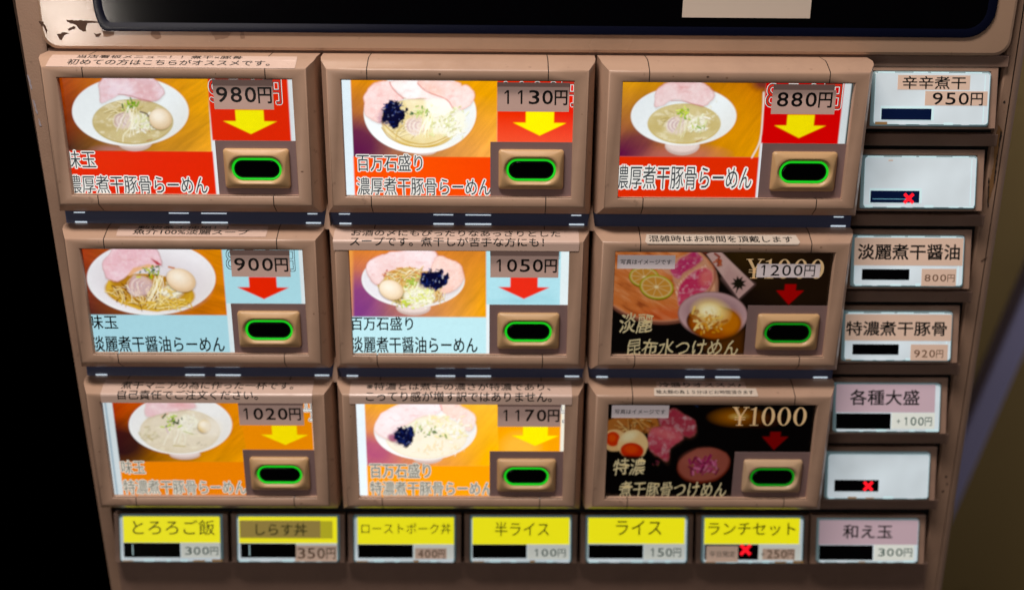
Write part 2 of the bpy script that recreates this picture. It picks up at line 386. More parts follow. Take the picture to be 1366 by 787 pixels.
sh = Acc(); box(sh, -0.196, 0.262, -1.35, 0.30, -0.30, -0.012, M['shell']); sh.build('cabinet', root, OFF)
bp = Acc(); box(bp, -0.195, 0.263, -0.60, 0.02, -0.0115, -0.004, M['black']); bp.build('recess_floor', root, OFF)  # black colour stands for the shade between frames and keys
def pillar(x0a, x1a, x0b, x1b, name='side_pillar'):
    """upright with rounded outer edge; a = at the top (z .3), b = at the bottom (z -.6)"""
    a = Acc(); v = []; f = []; prof = []
    for t in range(7):
        w = math.radians(90 * t / 6); prof.append((1 - math.sin(w), math.cos(w)))   # from outer side to front
    def ring(z, xo, xi):
        s = 1 if xi > xo else -1; r = 0.006; pts = [(xo, -0.30)]
        for k, (q, c) in enumerate(reversed(prof)): pts.append((xo + s * r * (1 - math.cos(math.radians(90 * k / 6))), -r + r * math.sin(math.radians(90 * k / 6))))
        pts += [(xi - s * .0008, 0), (xi, -.0008), (xi, -0.30)]; return [(x, -h, z) for x, h in pts]
    n = None
    for z, t in ((0.30, 0), (-0.6, 1)):
        rg = ring(z, x0a + (x0b - x0a) * t, x1a + (x1b - x1a) * t); n = len(rg); v += rg
    for i in range(n): f.append([i, (i + 1) % n, n + (i + 1) % n, n + i])
    f += [list(range(n - 1, -1, -1)), list(range(n, 2 * n))]
    a.add(v, f, M['pillar']); o = a.build(name, root, OFF); smooth_by_angle(o, 30); return o
pillar(-0.2195, -0.1960, -0.1890, -0.1955)
pillar(0.2690, 0.2630, 0.2820, 0.2630)

# upper trim with the black display
tr = Acc()
TZ0, TZ1 = 0.0035, 0.20
def trimring(ins): return rrect(0.4585 - 2 * ins, TZ1 - TZ0 - 2 * ins, 0.0075 - ins * .5, cx=0.0330, cy=(TZ0 + TZ1) / 2)
loft(tr, [(trimring(0), -0.01), (trimring(0), 0.0035), (trimring(.0006), 0.0048), (trimring(.0018), 0.0053)], M['trim'])
o = tr.build('upper_trim', root, OFF); smooth_by_angle(o, 40)
ds = Acc()
def dring(ins):
    o = rrect(0.4215 - 2 * ins, 0.15 - 2 * ins, 0.0125 - ins, cx=0.0405, cy=0.0130 + 0.075)
    return [((x if x > 0 else -0.1690 + ins + (x + 0.1703 - ins) * .35), z) for x, z in o]     # tighter corner radius at the left
loft(ds, [(dring(-.0006), 0.0054), (dring(-.0006), 0.0062), (dring(0), 0.0064), (dring(.0034), 0.0056)], M['display_edge'], False)
loft(ds, [(dring(.0034), 0.0056), (dring(.0038), 0.0056)], M['screen'])
o = ds.build('display', root, OFF); smooth_by_angle(o, 40)
tag(o, label='glossy black display with rounded corner above the menu panel')
pp = Acc(); pp.rect(0.1045, 0.0208, 0.1645, 0.031, M['tape_w'], 0.0064, 0.0002); tag(pp.build('paper_strip', root, OFF), label='pale paper strip stuck on the black display')
gv = Acc(); box(gv, -0.195, 0.2635, -0.002, 0.0034, -0.006, 0.0022, M['plate'], .0004); gv.build('ledge', root, OFF)
# peeled paint on the trim, top left
def chip(pts, m, lift, name, th=0.00008, label=None, seed=0):
    R = random.Random(seed); out = []
    for i, (x, z) in enumerate(pts):
        x2, z2 = pts[(i + 1) % len(pts)]; L = math.hypot(x2 - x, z2 - z); n = max(1, int(L / .0008))
        for k in range(n):
            t = k / n; out.append((x + (x2 - x) * t + R.uniform(-1, 1) * .00022, z + (z2 - z) * t + R.uniform(-1, 1) * .00022))
    a = Acc(); a.flat(out, [list(range(len(out)))], m, lift + th)
    o = a.build(name, root, OFF)
    if label: o['label'] = label
    return o
mm = lambda *p: [(a / 1000, b / 1000) for a, b in p]
LT = 0.0053
chip(mm((-183, 17.2), (-177, 17.1), (-172, 17.0), (-168, 16.8), (-168.5, 16.0), (-173.5, 15.8), (-174.3, 14.3), (-174.6, 12.2), (-176, 11.9), (-178.2, 13.4), (-178.8, 15.0), (-183, 16.2)), M['chip'], LT, 'paint_chip', label='ragged brown chip in the paint of the upper trim', seed=1)
chip(mm((-183.4, 13.0), (-180.3, 14.4), (-179.2, 14.2), (-180, 12.9), (-182.6, 12.4)), M['chip'], LT, 'paint_chip', seed=2)
chip(mm((-188.5, 10.5), (-184.8, 11.7), (-182.5, 11.0), (-185.2, 10.2), (-186.4, 8.2), (-187.6, 8.0)), M['chip'], LT, 'paint_chip', seed=3)
chip(mm((-171.2, 11.6), (-169.6, 10.9), (-167.7, 11.3), (-168.8, 9.6), (-170.3, 9.3)), M['chip'], LT, 'paint_chip', seed=4)
chip(mm((-196.2, 16.5), (-194.1, 16.2), (-192.6, 12.4), (-193.2, 10.0), (-193.7, 13.4), (-196.0, 15.6)), M['chip'], LT, 'paint_chip', seed=5)
chip(mm((-144, 13.4), (-140.5, 12.6), (-139.8, 9.5), (-142.2, 8.6), (-144.6, 10.3)), M['worn'], LT, 'paint_chip', seed=6)
chip(mm((-167, 12.2), (-161.5, 12.0), (-162, 10.2), (-166.5, 9.6)), M['worn'], LT, 'paint_chip', seed=11)
chip(mm((-116.5, 12.3), (-106.8, 12.0), (-108.5, 9.8), (-114.5, 8.8)), M['worn'], LT, 'paint_chip', seed=12)
chip(mm((-102.5, 12.4), (-100.8, 12.4), (-100.6, 9.6), (-102.6, 9.2)), M['worn'], LT, 'paint_chip', seed=13)
# glue stain and cracks on the right pillar
chip(mm((264.2, -30), (266.9, -33), (266.2, -47), (267.2, -61), (265.6, -71), (264.4, -62), (265.2, -50), (263.7, -40)), M['ochre'], 0.0001, 'glue_stain', label='ochre glue stain with dark cracks down the right pillar', seed=7)
chip(mm((265.8, -33), (266.8, -34), (266.6, -46), (267.3, -60), (266.6, -60), (266.1, -47)), M['liner'], 0.0002, 'crack', seed=8)
chip(mm((263.6, -57), (264.2, -57), (266.1, -72), (265.6, -73)), M['liner'], 0.0002, 'crack', seed=9)
chip(mm((266.8, -100.5), (268.5, -99.2), (270.4, -98.6), (268.6, -99.8), (267.0, -101.3)), M['chip'], 0.0002, 'scratch', seed=10)
for x, z in ((267.2, -226.8), (268.6, -231.4), (267.0, -236.0), (265.4, -19)):
    chip([(x / 1000 + .0006 * math.cos(t), z / 1000 + .0006 * math.sin(t)) for t in np.arange(0, 6.28, .8)], M['liner'], 0.0001, 'speck', seed=int(x * 10))
# worn bright nicks on the left pillar
nick = mat('shiny_bare_nick', '#a8a0a8', 0.35, metallic=0.3)
for x0, z0, x1, z1 in ((-207.2, -9, -206.2, -16), (-206.3, -21, -205.2, -28), (-205.0, -30, -204.4, -34)):
    chip(mm((x0, z0), (x0 + .9, z0 - 1), (x1 + .5, z1), (x1 - .2, z1 - .5)), nick, 0.0001, 'bare_nick', seed=int(-z0))

# ------------------------------------------------------------------ picture menu buttons
RINGS = [(.0200, .0538, -.0062, -.0619), (.0244, .0538, -.0062, -.0619), (.0248, .0542, -.0058, -.0623), (.0248, .0596, -.0022, -.0659),
         (.0246, .0601, -.0015, -.0665), (.0240, .0606, -.0010, -.0671), (.0189, .0630, .0011, -.0712), (.0181, .0634, .0015, -.0716),
         (.0145, .0640, .0025, -.0719), (-.0038, .0646, .0026, -.0720)]
def prof_s():
    """polyline over the frame's top: distance from the opening edge -> (z, h)"""
    pts = [(-.0062, .0250), (-.0058, .0250)] + [(r[2], r[0] + .0002) for r in RINGS[3:9]]
    s = [0.0]
    for (a, b), (c, d) in zip(pts[:-1], pts[1:]): s.append(s[-1] + math.hypot(c - a, d - b))
    return np.array(s) * 1000, np.array(pts)
PS, PP = prof_s()
def on_profile(x, s, lift):
    z = np.interp(s, PS, PP[:, 0]); h = np.interp(s, PS, PP[:, 1])
    i = min(max(int(np.searchsorted(PS, s)) - 1, 0), len(PS) - 2); t = PP[i + 1] - PP[i]; t = t / np.hypot(*t)
    return (x / 1000, -(h + t[0] * lift), z - t[1] * lift)
SEAM, GAP = 0.0417, 0.00022
def build_side(name, s, parent):
    """C-shaped end piece of the frame: the upright and the stubs of the top and bottom bars"""
    v = []; f = []; n = len(RINGS)
    for h, x, zt, zb in RINGS:
        v += [(s * (SEAM + GAP), -h, zt), (s * x, -h, zt), (s * x, -h, zb), (s * (SEAM + GAP), -h, zb)]
    for k in range(n - 1):
        for i in range(3):
            q = [k * 4 + i, k * 4 + i + 1, k * 4 + 5 + i, k * 4 + 4 + i]; f.append(q if s < 0 else q[::-1])
    o = new_mesh(name, v, f, M['frame'], parent=parent); smooth_by_angle(o, 50); return o
def build_bar(name, c, parent):
    v = []; f = []; n = len(RINGS)
    for r in RINGS: v += [(-SEAM + GAP, -r[0], r[c]), (SEAM - GAP, -r[0], r[c])]
    for k in range(n - 1):
        q = [k * 2, k * 2 + 1, k * 2 + 3, k * 2 + 2]; f.append(q if c == 2 else q[::-1])
    o = new_mesh(name, v, f, M['frame'], parent=parent); smooth_by_angle(o, 50); return o
def build_liner(loc):
    v = []; f = []; e = .00025
    for h, x, zt, zb in RINGS[1:]:
        hh = h - e * 1.4; v += [(-x, -hh, zt - e), (x, -hh, zt - e), (x, -hh, zb + e), (-x, -hh, zb + e)]
    for k in range(len(RINGS) - 2):
        for i in range(4): j = (i + 1) % 4; f.append([k * 4 + i, k * 4 + j, k * 4 + 4 + j, k * 4 + 4 + i])
    return new_mesh('menu_button', v, f, M['liner'], parent=root, loc=loc)

def cap_parts(parent, cx, cy, pale, dim):
    """the tan push button with its lit oval; card coordinates in mm from the sheet's lower left"""
    fn = lambda x, y, l: ((x - CW / 2) / 1000, -(.0213 + l / 1000), (y - 61.3 + 0) / 1000)
    a = Acc(fn); mt = M['cap_pale' if pale else 'cap']
    R = lambda w, h, r: rrect(w, h, r, 8, 5, cx, cy)
    loft(a, [(R(31, 19.2, 1.5), 0), (R(31, 19.2, 1.5), 1.5), (R(30.6, 18.8, 1.6), 2.0), (R(29.4, 17.6, 2.2), 2.5), (R(27.4, 14.8, 5), 3.7),
             (R(26.6, 13.8, 6.6), 3.9), (R(25.8, 13.0, 6.4), 3.75), (R(23.6, 10.7, 5.3), 2.5), (R(23.3, 10.4, 5.15), 1.2)], mt, False)
    o = a.build('button_cap', parent); smooth_by_angle(o, 60)
    g = Acc(fn)
    loft(g, [(R(23.5, 10.6, 5.25), 1.5), (R(23.3, 10.4, 5.15), 2.5), (R(22.7, 9.8, 4.85), 2.85), (R(21.8, 8.9, 4.4), 2.75), (R(21.5, 8.6, 4.25), 1.5)], M['ring_dim' if dim else 'ring'], False)
    smooth_by_angle(g.build('light_ring', parent), 60)
    l = Acc(fn); loft(l, [(R(21.6, 8.7, 4.3), 1.4), (R(21.3, 8.4, 4.1), 2.3), (R(19.8, 7.0, 3.4), 2.6)], M['lens'])
    smooth_by_angle(l.build('button_lens', parent), 60)
def plate_part(parent, x0, y1, x1=CW + 1):
    fn = lambda x, y, l: ((x - CW / 2) / 1000, -(.0213 + l / 1000), (y - 61.3) / 1000)
    a = Acc(fn); a.rect(x0, -1.5, x1, y1, M['grey_plate'], 0.02, 0.5); a.build('button_plate', parent)

# ---- what is printed on the sheets
def hx(*c): return list(c)
SHORT_ARROW = [(-6.6, 11.4), (-6.6, 6.1), (-12.5, 6.1), (0, 0), (12.4, 6.0), (6.6, 6.1), (6.6, 11.4)]
def arrow(p, tx, ty, col, k=1.0, pts=SHORT_ARROW):
    zx, zy = p.zx, p.zy; p.zx, p.zy = p.X, p.Y
    m = p.poly([(tx + a * k, ty + b * k) for a, b in pts], 0.3); p.over(col, m); p.zx, p.zy = zx, zy
def pic_mask(p, x0, y0, x1t, x1b, y1):
    g = lambda t: np.clip(t / .25 + .5, 0, 1); x1 = x1b + (x1t - x1b) * (p.Y - y0) / (y1 - y0)
    return g(p.X - x0) * g(x1 - p.X) * g(p.Y - y0)
def bowl(p, cx, cy, rx, ry, foot=None, tint='#eef3f4', warm=0.0, seed=3):
    base = p.img
    if foot:
        fm = p.ell(*foot, soft=6); p.over('#c9b4ac', fm); p.over('#e6d6d0', p.ell(foot[0], foot[1] - 12, foot[2] * .96, foot[3] * .8, soft=22) * fm)
    m = p.ell(cx, cy, rx, ry, soft=7); p.over(tint, m)
    p.over('#f4f6f5', p.ell(cx, cy, rx, ry, soft=5) * (1 - p.ell(cx, cy - 2, rx * .972, ry * .955, soft=10)) * .75)
    p.over('#c6ccd2', m * np.clip((p.zx - cx) / rx * -.5 + (cy - p.zy) / ry * .35, 0, 1) * .28)
    p.over('#c8b89c', m * np.clip((p.zx - cx) / rx * .7 + (p.zy - cy) / ry * .5 - .25, 0, 1) * .35)
    return m
def egg(p, cx, cy, rx, ry, ang=15, col='#e6d2b4'):
    p.over('#6a4a20', p.ell(cx - 3, cy + 8, rx * 1.04, ry * 1.05, ang, 14) * .55)
    m = p.ell(cx, cy, rx, ry, ang, 6); p.over(col, m)
    p.over('#fbf3e4', m * p.ell(cx - rx * .22, cy - ry * .3, rx * .62, ry * .55, ang, rx * .6) * .85)
    p.over('#bf9a68', m * (1 - p.ell(cx - rx * .08, cy - ry * .1, rx * .93, ry * .9, ang, rx * .25)) * .45)
def spline(pts, k=4):
    q = np.array(pts, float); n = len(q); o = []
    for i in range(n):
        a, b, c, d = q[i - 1], q[i], q[(i + 1) % n], q[(i + 2) % n]
        for t in np.arange(k) / k: o.append(tuple(.5 * (2 * b + (c - a) * t + (2 * a - 5 * b + 4 * c - d) * t * t + (3 * b - a - 3 * c + d) * t ** 3)))
    return o
def pork(p, pts, col='#e8c4c0', edge='#c06a62', seed=0, hi='#f6e6e8', vein=True):
    pts = spline(pts); m = p.poly(pts, 9, 22, seed); p.over('#705038', p.poly([(a + 4, b + 12) for a, b in pts], 26, 16, seed) * .22); p.over(edge, p.poly(pts, 11, 22, seed) * .55)
    xs = [a for a, b in pts]; ys = [b for a, b in pts]; cx, cy = sum(xs) / len(xs), sum(ys) / len(ys)
    q = [(cx + (a - cx) * .97, cy + (b - cy) * .95) for a, b in pts]; m2 = p.poly(q, 16, 22, seed); p.over(col, m2)
    n = fbm(p.zx, p.zy, 190, seed + 3); p.over(hi, m2 * np.clip((n - .42) * 4, 0, 1) * .8)
    n = fbm(p.zx * 1.2 + p.zy * .5, p.zy * 3, 70, seed + 4); p.over('#d48a86', m2 * np.clip((n - .58) * 4, 0, 1) * .28)
    n = fbm(p.zx, p.zy, 26, seed + 6); p.over('#fbf2f0', m2 * np.clip((n - .52) * 3, 0, 1) * .35); p.over('#c89088', m2 * np.clip((.40 - n) * 5, 0, 1) * .12)
    return m
def soup(p, cx, cy, rx, ry, col, dark, rim, seed=0, ang=0):
    p.over(rim, p.ell(cx, cy + 3, rx * 1.02, ry * 1.04, ang, 8)); m = p.ell(cx, cy, rx, ry, ang, 8); p.over(col, m)
    n = fbm(p.zx, p.zy * 1.6, 120, seed); p.over(dark, m * np.clip((n - .45) * 3, 0, 1) * .55)
    p.over('#f2ecd4', m * np.clip((fbm(p.zx, p.zy * 2, 60, seed + 7) - .58) * 6, 0, 1) * .5)
    return m
def onion(p, cx, cy, r, seed=0, col='#ead8dc', k='#b890a8'):
    p.over(col, p.ell(cx, cy, r, r * .8, -15, 26, .5, seed) * .6); R = random.Random(seed)
    for i in range(7):
        rr = r * (1 - i * .11); a0 = R.uniform(1.7, 2.5); a1 = a0 + R.uniform(1.4, 2.3)
        p.line([(cx + i * r * .07 + rr * math.cos(a), cy - rr * .8 * math.sin(a) + R.uniform(-3, 3)) for a in np.linspace(a0, a1, 6)], R.uniform(4, 8), k if i % 2 else '#f6f0f0', .6, 8)
def greens(p, cx, cy, sx, sy, n=26, seed=0, cols=('#7aa820', '#a8c838', '#3c6a20', '#c8d860', '#5a8a20')):
    p.blobs(n, cx, cy, sx, sy, 7, 14, cols, seed, .9)
def sprouts(p, cx, cy, seed, n=12, L=150, cols=('#f2eed8', '#e6e0b8', '#fbf8ec', '#d2cc9a')):
    R = random.Random(seed)
    for i in range(n):
        x = cx + R.uniform(-50, 50); a = R.uniform(-.7, .5); l = L * R.uniform(.6, 1.1)
        p.line([(x, cy + R.uniform(-25, 15)), (x + l * .5 * math.sin(a) + R.uniform(-14, 14), cy + l * .5), (x + l * math.sin(a) * .8 - 20, cy + l * math.cos(a * .5))], R.uniform(5, 9), R.choice(cols), .85, 5)
def minced(p, cx, cy, sx, sy, n=70, seed=0, cols=('#fbfaf0', '#eef0d4', '#e2e4b4', '#f6f2e4', '#d0d098')):
    p.over('#f0eedc', p.ell(cx, cy, sx * 1.7, sy * 1.7, 0, 30, .5, seed) * .9); p.blobs(n, cx, cy, sx, sy, 9, 20, cols, seed, .85)
def seaweed(p, cx, cy, rx, ry, seed=0):
    p.over('#8a4a78', p.ell(cx - rx * .25, cy + ry * .1, rx * 1.1, ry * .95, 0, 30, .8, seed) * .45)
    p.over('#0a0c2e', p.ell(cx, cy, rx, ry, 0, 8, 1.1, seed)); R = random.Random(seed)
    for _ in range(60):
        a = R.uniform(0, 6.28); r = math.sqrt(R.random()) * 1.05; x, y = cx + rx * r * math.cos(a), cy + ry * r * math.sin(a); t = R.uniform(0, 3.14); l = R.uniform(10, 24)
        p.line([(x - l * math.cos(t), y - l * math.sin(t)), (x + l * .3 * math.sin(t), y), (x + l * math.cos(t), y + l * math.sin(t))], R.uniform(4, 11), R.choice(['#08081e', '#10143c', '#0a0a2a', '#1c2a66', '#20306e']), .9, 4)
    p.blobs(14, cx, cy, rx * .5, ry * .5, 3, 6, ['#8a9ad8', '#c0ccf0'], seed + 4, .6)
def noodles(p, cx, cy, rx, ry, n, seed, cols=('#d8b868', '#c89a40', '#f0dca0', '#a87028', '#e8cc88'), w=(6, 10), flow=0.0):
    R = random.Random(seed)
    for _ in range(n):
        a = R.uniform(0, 6.28); r = math.sqrt(R.random()); x, y = cx + rx * r * math.cos(a), cy + ry * r * math.sin(a); t = R.gauss(flow, .6); l = R.uniform(25, 70)
        q = [(x - l * math.cos(t), y - l * math.sin(t)), (x + R.uniform(-12, 12), y + R.uniform(-14, 14)), (x + l * math.cos(t + .5), y + l * math.sin(t + .5))]; ww = R.uniform(*w)
        p.line([(a + 3, b + 7) for a, b in q], ww, '#6e4a1e', .40, 6); p.line(q, ww, R.choice(cols), .85, 4)

def print_00():
    p = Print(); p.frame([(5, 28), (1270, 33), (1315, 685), (80, 665)], [(.3, 55), (68, 55), (67, 20), (.9, 20.5)])
    p.rect(68, 25, 105, 60, '#dc3c20'); p.rect(-5, -5, 67.6, 20.3, '#e03c20')
    p.over('#e04a28', np.clip(p.ell(330, 780, 300, 90, 0, 120), 0, 1) * .25 * (p.Y < 20.3))
    p.wood(pic_mask(p, -5, 20.2, 68.2, 67.2, 55), '#b4501a', '#e2a428', '#32101e', '#e4a440', 35, .4, 11)
    p.over('#8a2c14', p.ell(40, 330, 190, 200, 0, 200) * .35 * pic_mask(p, -5, 20.2, 68, 67, 55))
    p.over('#c89098', p.ell(430, 670, 120, 34, 0, 60) * .6 * (p.Y > 20.3))
    bowl(p, 606, 330, 504, 300, (640, 600, 150, 78))
    soup(p, 625, 415, 345, 190, '#cfc092', '#b8a468', '#b8a45c', 2)
    pork(p, [(335, 95), (390, 20), (600, -20), (780, 20), (885, 120), (890, 190), (790, 245), (640, 212), (520, 178), (430, 222), (350, 250), (340, 190)], '#e2bcc0', '#b85a58', 5, '#f0e0e8')
    p.line([(500, 178), (600, 190), (670, 212), (780, 240)], 6, '#a04038', .7)
    noodles(p, 560, 330, 150, 60, 26, 4, ('#d8cc90', '#c8b870', '#efe6bc'), (5, 9))
    onion(p, 545, 410, 92, 1); greens(p, 590, 285, 30, 34, 26, 2); greens(p, 650, 262, 16, 8, 4, 5)
    minced(p, 710, 420, 55, 50, 60, 3); sprouts(p, 620, 300, 4, 12, 260); p.line([(640, 360), (600, 470), (545, 530), (535, 590)], 12, '#efe9cc', .9)
    p.line([(690, 330), (740, 345), (760, 370)], 14, '#4a2c30', .8); p.line([(745, 585), (790, 572)], 8, '#a86030', .8); p.blobs(6, 700, 480, 60, 20, 5, 9, ['#a85a40'], 8, .7)
    egg(p, 866, 392, 100, 92, 15)
    arrow(p, 86.3, 28.7, '#f4ea14'); p.rect(67.7, -5, 69.3, 25.6, '#e8ecee'); p.rect(105.1, 25.6, 110, 60, '#dfe4e6')
    return p
def print_10():
    p = Print(); p.frame([(30, 48), (1322, 48), (1345, 728), (62, 735)], [(4.1, 54.5), (72.1, 54.5), (72, 18.3), (4.2, 18.2)])
    p.rect(72, 25, 110, 60, '#dc3c28'); p.rect(3.6, -5, 72, 18.4, '#e65a2a')
    p.over('#d82c30', np.clip((p.X - 80) / 30, 0, 1) * .5 * (p.X > 72) * (p.Y > 25)); p.over('#f08060', np.clip((40 - p.Y) / 14, 0, 1) * .35 * (p.X > 72) * (p.Y > 25))
    p.over('#e04420', np.clip((p.X - 30) / 50, 0, 1) * .6 * (p.Y < 18.3) * (p.X > 4))
    m = pic_mask(p, 4.1, 18.3, 72.1, 72, 55); p.wood(m, '#dc9030', '#e0a01c', '#5a1c4c', '#e8a858', 50, .28, 21)
    p.over('#5a1848', m * p.ell(80, 620, 240, 200, 0, 170) * .8)
    bowl(p, 648, 340, 498, 358, (690, 680, 110, 36)); 
    soup(p, 640, 430, 330, 205, '#e6d8ac', '#d2bc78', '#c8a848', 5, 8)
    p.line([(310, 470), (380, 560), (520, 625), (700, 640), (840, 600), (955, 525)], 10, '#c09a30', .9); p.line([(330, 440), (430, 530), (560, 600), (740, 610), (950, 520)], 9, '#b8902c', .8)
    p.over('#f0e6c8', p.poly([(500, 215), (700, 205), (720, 330), (560, 340)], 20, 20, 3) * .6); p.line([(490, 205), (600, 210), (700, 212)], 10, '#b88a50', .7)
    pork(p, [(150, 260), (160, 170), (240, 75), (380, 60), (440, 150), (500, 215), (330, 290), (300, 430), (170, 370)], '#f2d4d0', '#d89484', 7, '#f8e8e8')
    pork(p, [(375, 60), (620, 50), (760, 130), (900, 220), (960, 320), (820, 300), (700, 210), (520, 205), (450, 150)], '#f6e6e2', '#d08070', 9, '#faf2f2')
    pork(p, [(620, 70), (700, 45), (980, 60), (1010, 95), (1060, 85), (1125, 165), (1105, 245), (1040, 300), (950, 300), (880, 215), (740, 160)], '#f2ccc0', '#cc7a68', 12, '#f6e0dc')
    p.line([(375, 65), (410, 130), (500, 212)], 7, '#cc7468', .8); p.line([(622, 75), (700, 145), (880, 215), (940, 300)], 7, '#cc7060', .8)
    noodles(p, 560, 450, 170, 70, 30, 8, ('#ead8a4', '#d8c07c', '#f6ecc8'), (5, 10)); onion(p, 620, 450, 100, 2); minced(p, 900, 420, 95, 72, 110, 6)
    p.over('#faf4ea', p.poly([(690, 215), (860, 215), (930, 300), (880, 370), (700, 330)], 30, 20, 8) * .85)
    greens(p, 660, 320, 45, 34, 30, 4, ('#9ab848', '#c8d88c', '#e8eec0', '#5a8a30')); greens(p, 575, 345, 14, 12, 7, 9, ('#1c4a2c', '#2c6a40'))
    sprouts(p, 720, 360, 9, 12, 190, ('#f2f0d0', '#e0e0a4', '#fbf8ec')); seaweed(p, 415, 345, 105, 110, 5)
    arrow(p, 92.1, 28.9, '#f6e614'); p.rect(-5, -5, 3.9, 60, '#d8e4ea')
    return p
def print_20():
    p = Print(); p.frame([(40, 40), (1290, 45), (1228, 712), (18, 690)], [(.3, 54.8), (67, 55), (66.5, 19), (.4, 19.5)])
    p.rect(67, 25, 103.6, 60, '#cc2018'); p.rect(-5, -5, 66.8, 19.2, '#d83e20')
    m = pic_mask(p, -5, 19.2, 67, 66.6, 55); p.wood(m, '#dca034', '#b46a1c', '#6a1848', '#e2a020', 55, .32, 31)
    p.over('#e8a020', m * p.ell(1000, 400, 260, 260, 0, 260) * .4); p.over('#581030', m * p.ell(1260, 60, 90, 60, 0, 70) * .8)
    p.over('#c87870', m * p.ell(560, 680, 330, 70, 0, 70) * .55); p.over('#5c1444', m * p.ell(150, 600, 180, 110, -30, 90) * .5)
    bowl(p, 571, 345, 458, 258, (560, 606, 150, 84)); soup(p, 575, 410, 312, 170, '#d4c696', '#c0ac6c', '#c8b060', 4)
    pork(p, [(325, 140), (400, 60), (540, 30), (700, 32), (800, 90), (838, 180), (740, 262), (640, 238), (540, 205), (460, 210), (400, 245), (320, 268)], '#e6bcbc', '#c06a62', 15, '#f0dcdc')
    p.line([(460, 212), (560, 215), (650, 240), (740, 262)], 6, '#b85044', .7)
    noodles(p, 500, 370, 110, 70, 20, 14, ('#e0d4a0', '#d0c080', '#f2e8c8'), (5, 8)); onion(p, 510, 425, 90, 3); minced(p, 690, 415, 48, 40, 40, 13); sprouts(p, 580, 330, 14, 12, 210)
    greens(p, 570, 315, 36, 38, 30, 12, ('#a8c830', '#c8dc50', '#7ab020', '#dce880')); greens(p, 700, 445, 30, 8, 6, 15); p.line([(680, 572), (730, 548)], 8, '#a86a30', .8)
    p.blobs(10, 830, 330, 30, 60, 5, 9, ['#efe8c8', '#f8f4e0'], 17, .7)
    p.line([(1268, 140), (1262, 330), (1240, 560), (1170, 712)], 14, '#e8e4e0', .85)
    arrow(p, 84.8, 28.6, '#eddc0c', .97); p.rect(66.7, -5, 67.9, 26, '#dfe2e6'); p.rect(103.6, 25.8, 106.9, 60, '#d4dadc'); p.rect(106.9, 25, 112, 60, '#3c4848')
    return p
def print_01():
    p = Print(); p.frame([(30, 55), (1283, 58), (1335, 675), (110, 668)], [(.2, 54.8), (67.8, 54.6), (67.7, 19.5), (1, 19.3)])
    p.rect(67.6, 25, 105.3, 60, '#b4dde6'); p.rect(-5, -5, 67.8, 19.6, '#b0d8e2')
    m = pic_mask(p, -5, 19.5, 67.8, 67.7, 55); p.wood(m, '#b0482a', '#dc9030', '#4a2028', '#d07a18', -15, .4, 41)
    bowl(p, 646, 335, 580, 335, None, '#f2eff2'); p.over('#6e2a22', m * p.ell(60, 640, 300, 150, 20, 120) * .0)
    p.over('#d2c8cc', p.ell(640, 370, 480, 250, 5, 120) * .5)
    p.over('#c89c3c', p.ell(630, 460, 410, 165, 6, 10)); p.over('#d8b048', p.poly([(235, 390), (260, 350), (330, 420), (420, 560), (560, 610), (800, 610), (980, 520), (1000, 470), (1000, 530), (900, 600), (700, 640), (520, 620), (350, 550), (240, 450)], 10, 16, 6))
    p.over('#b07828', p.ell(630, 420, 340, 120, 4, 20) * .7)
    pork(p, [(230, 320), (200, 200), (270, 110), (330, 40), (620, 30), (700, 70), (740, 215), (560, 215), (440, 300), (330, 370), (240, 340)], '#ecc4cc', '#c06a6a', 22, '#f4dce4')
    p.over('#e8b890', p.poly([(430, 300), (480, 240), (620, 205), (700, 225), (560, 250), (450, 310)], 14, 10, 4)); p.over('#b84a50', p.poly([(640, 155), (700, 180), (740, 215), (690, 210)], 10, 8, 5))
    p.line([(800, 230), (850, 240)], 16, '#c87840', .9)
    noodles(p, 560, 480, 290, 95, 120, 24, ('#e2bc68', '#c8943c', '#f2dca0', '#8a4c1c', '#f8ecc4', '#6a3214'), (6, 11), .5)
    onion(p, 540, 400, 118, 23, '#ecd8e0', '#b88aa4'); minced(p, 830, 450, 55, 38, 40, 25, ('#fbf6e4', '#f0e4b4', '#e6c878')); sprouts(p, 700, 330, 27, 16, 230, ('#f8f0d0', '#e8d890', '#fbf8e4'))
    greens(p, 620, 280, 55, 36, 34, 26, ('#b0c028', '#d8dc58', '#2c5a20', '#88a020', '#1c3c28'))
    noodles(p, 780, 560, 220, 40, 30, 29, ('#e8c868', '#d8b048', '#f4e2a4'), (8, 14), -.15)
    egg(p, 912, 350, 138, 102, 22, '#ead0b0')
    arrow(p, 86.7, 28.2, '#e23c28', 1.03); p.rect(67.8, -5, 70.1, 25.9, '#dde8ea'); p.rect(105.3, 25.9, 112, 60, '#dfe8ea')
    return p
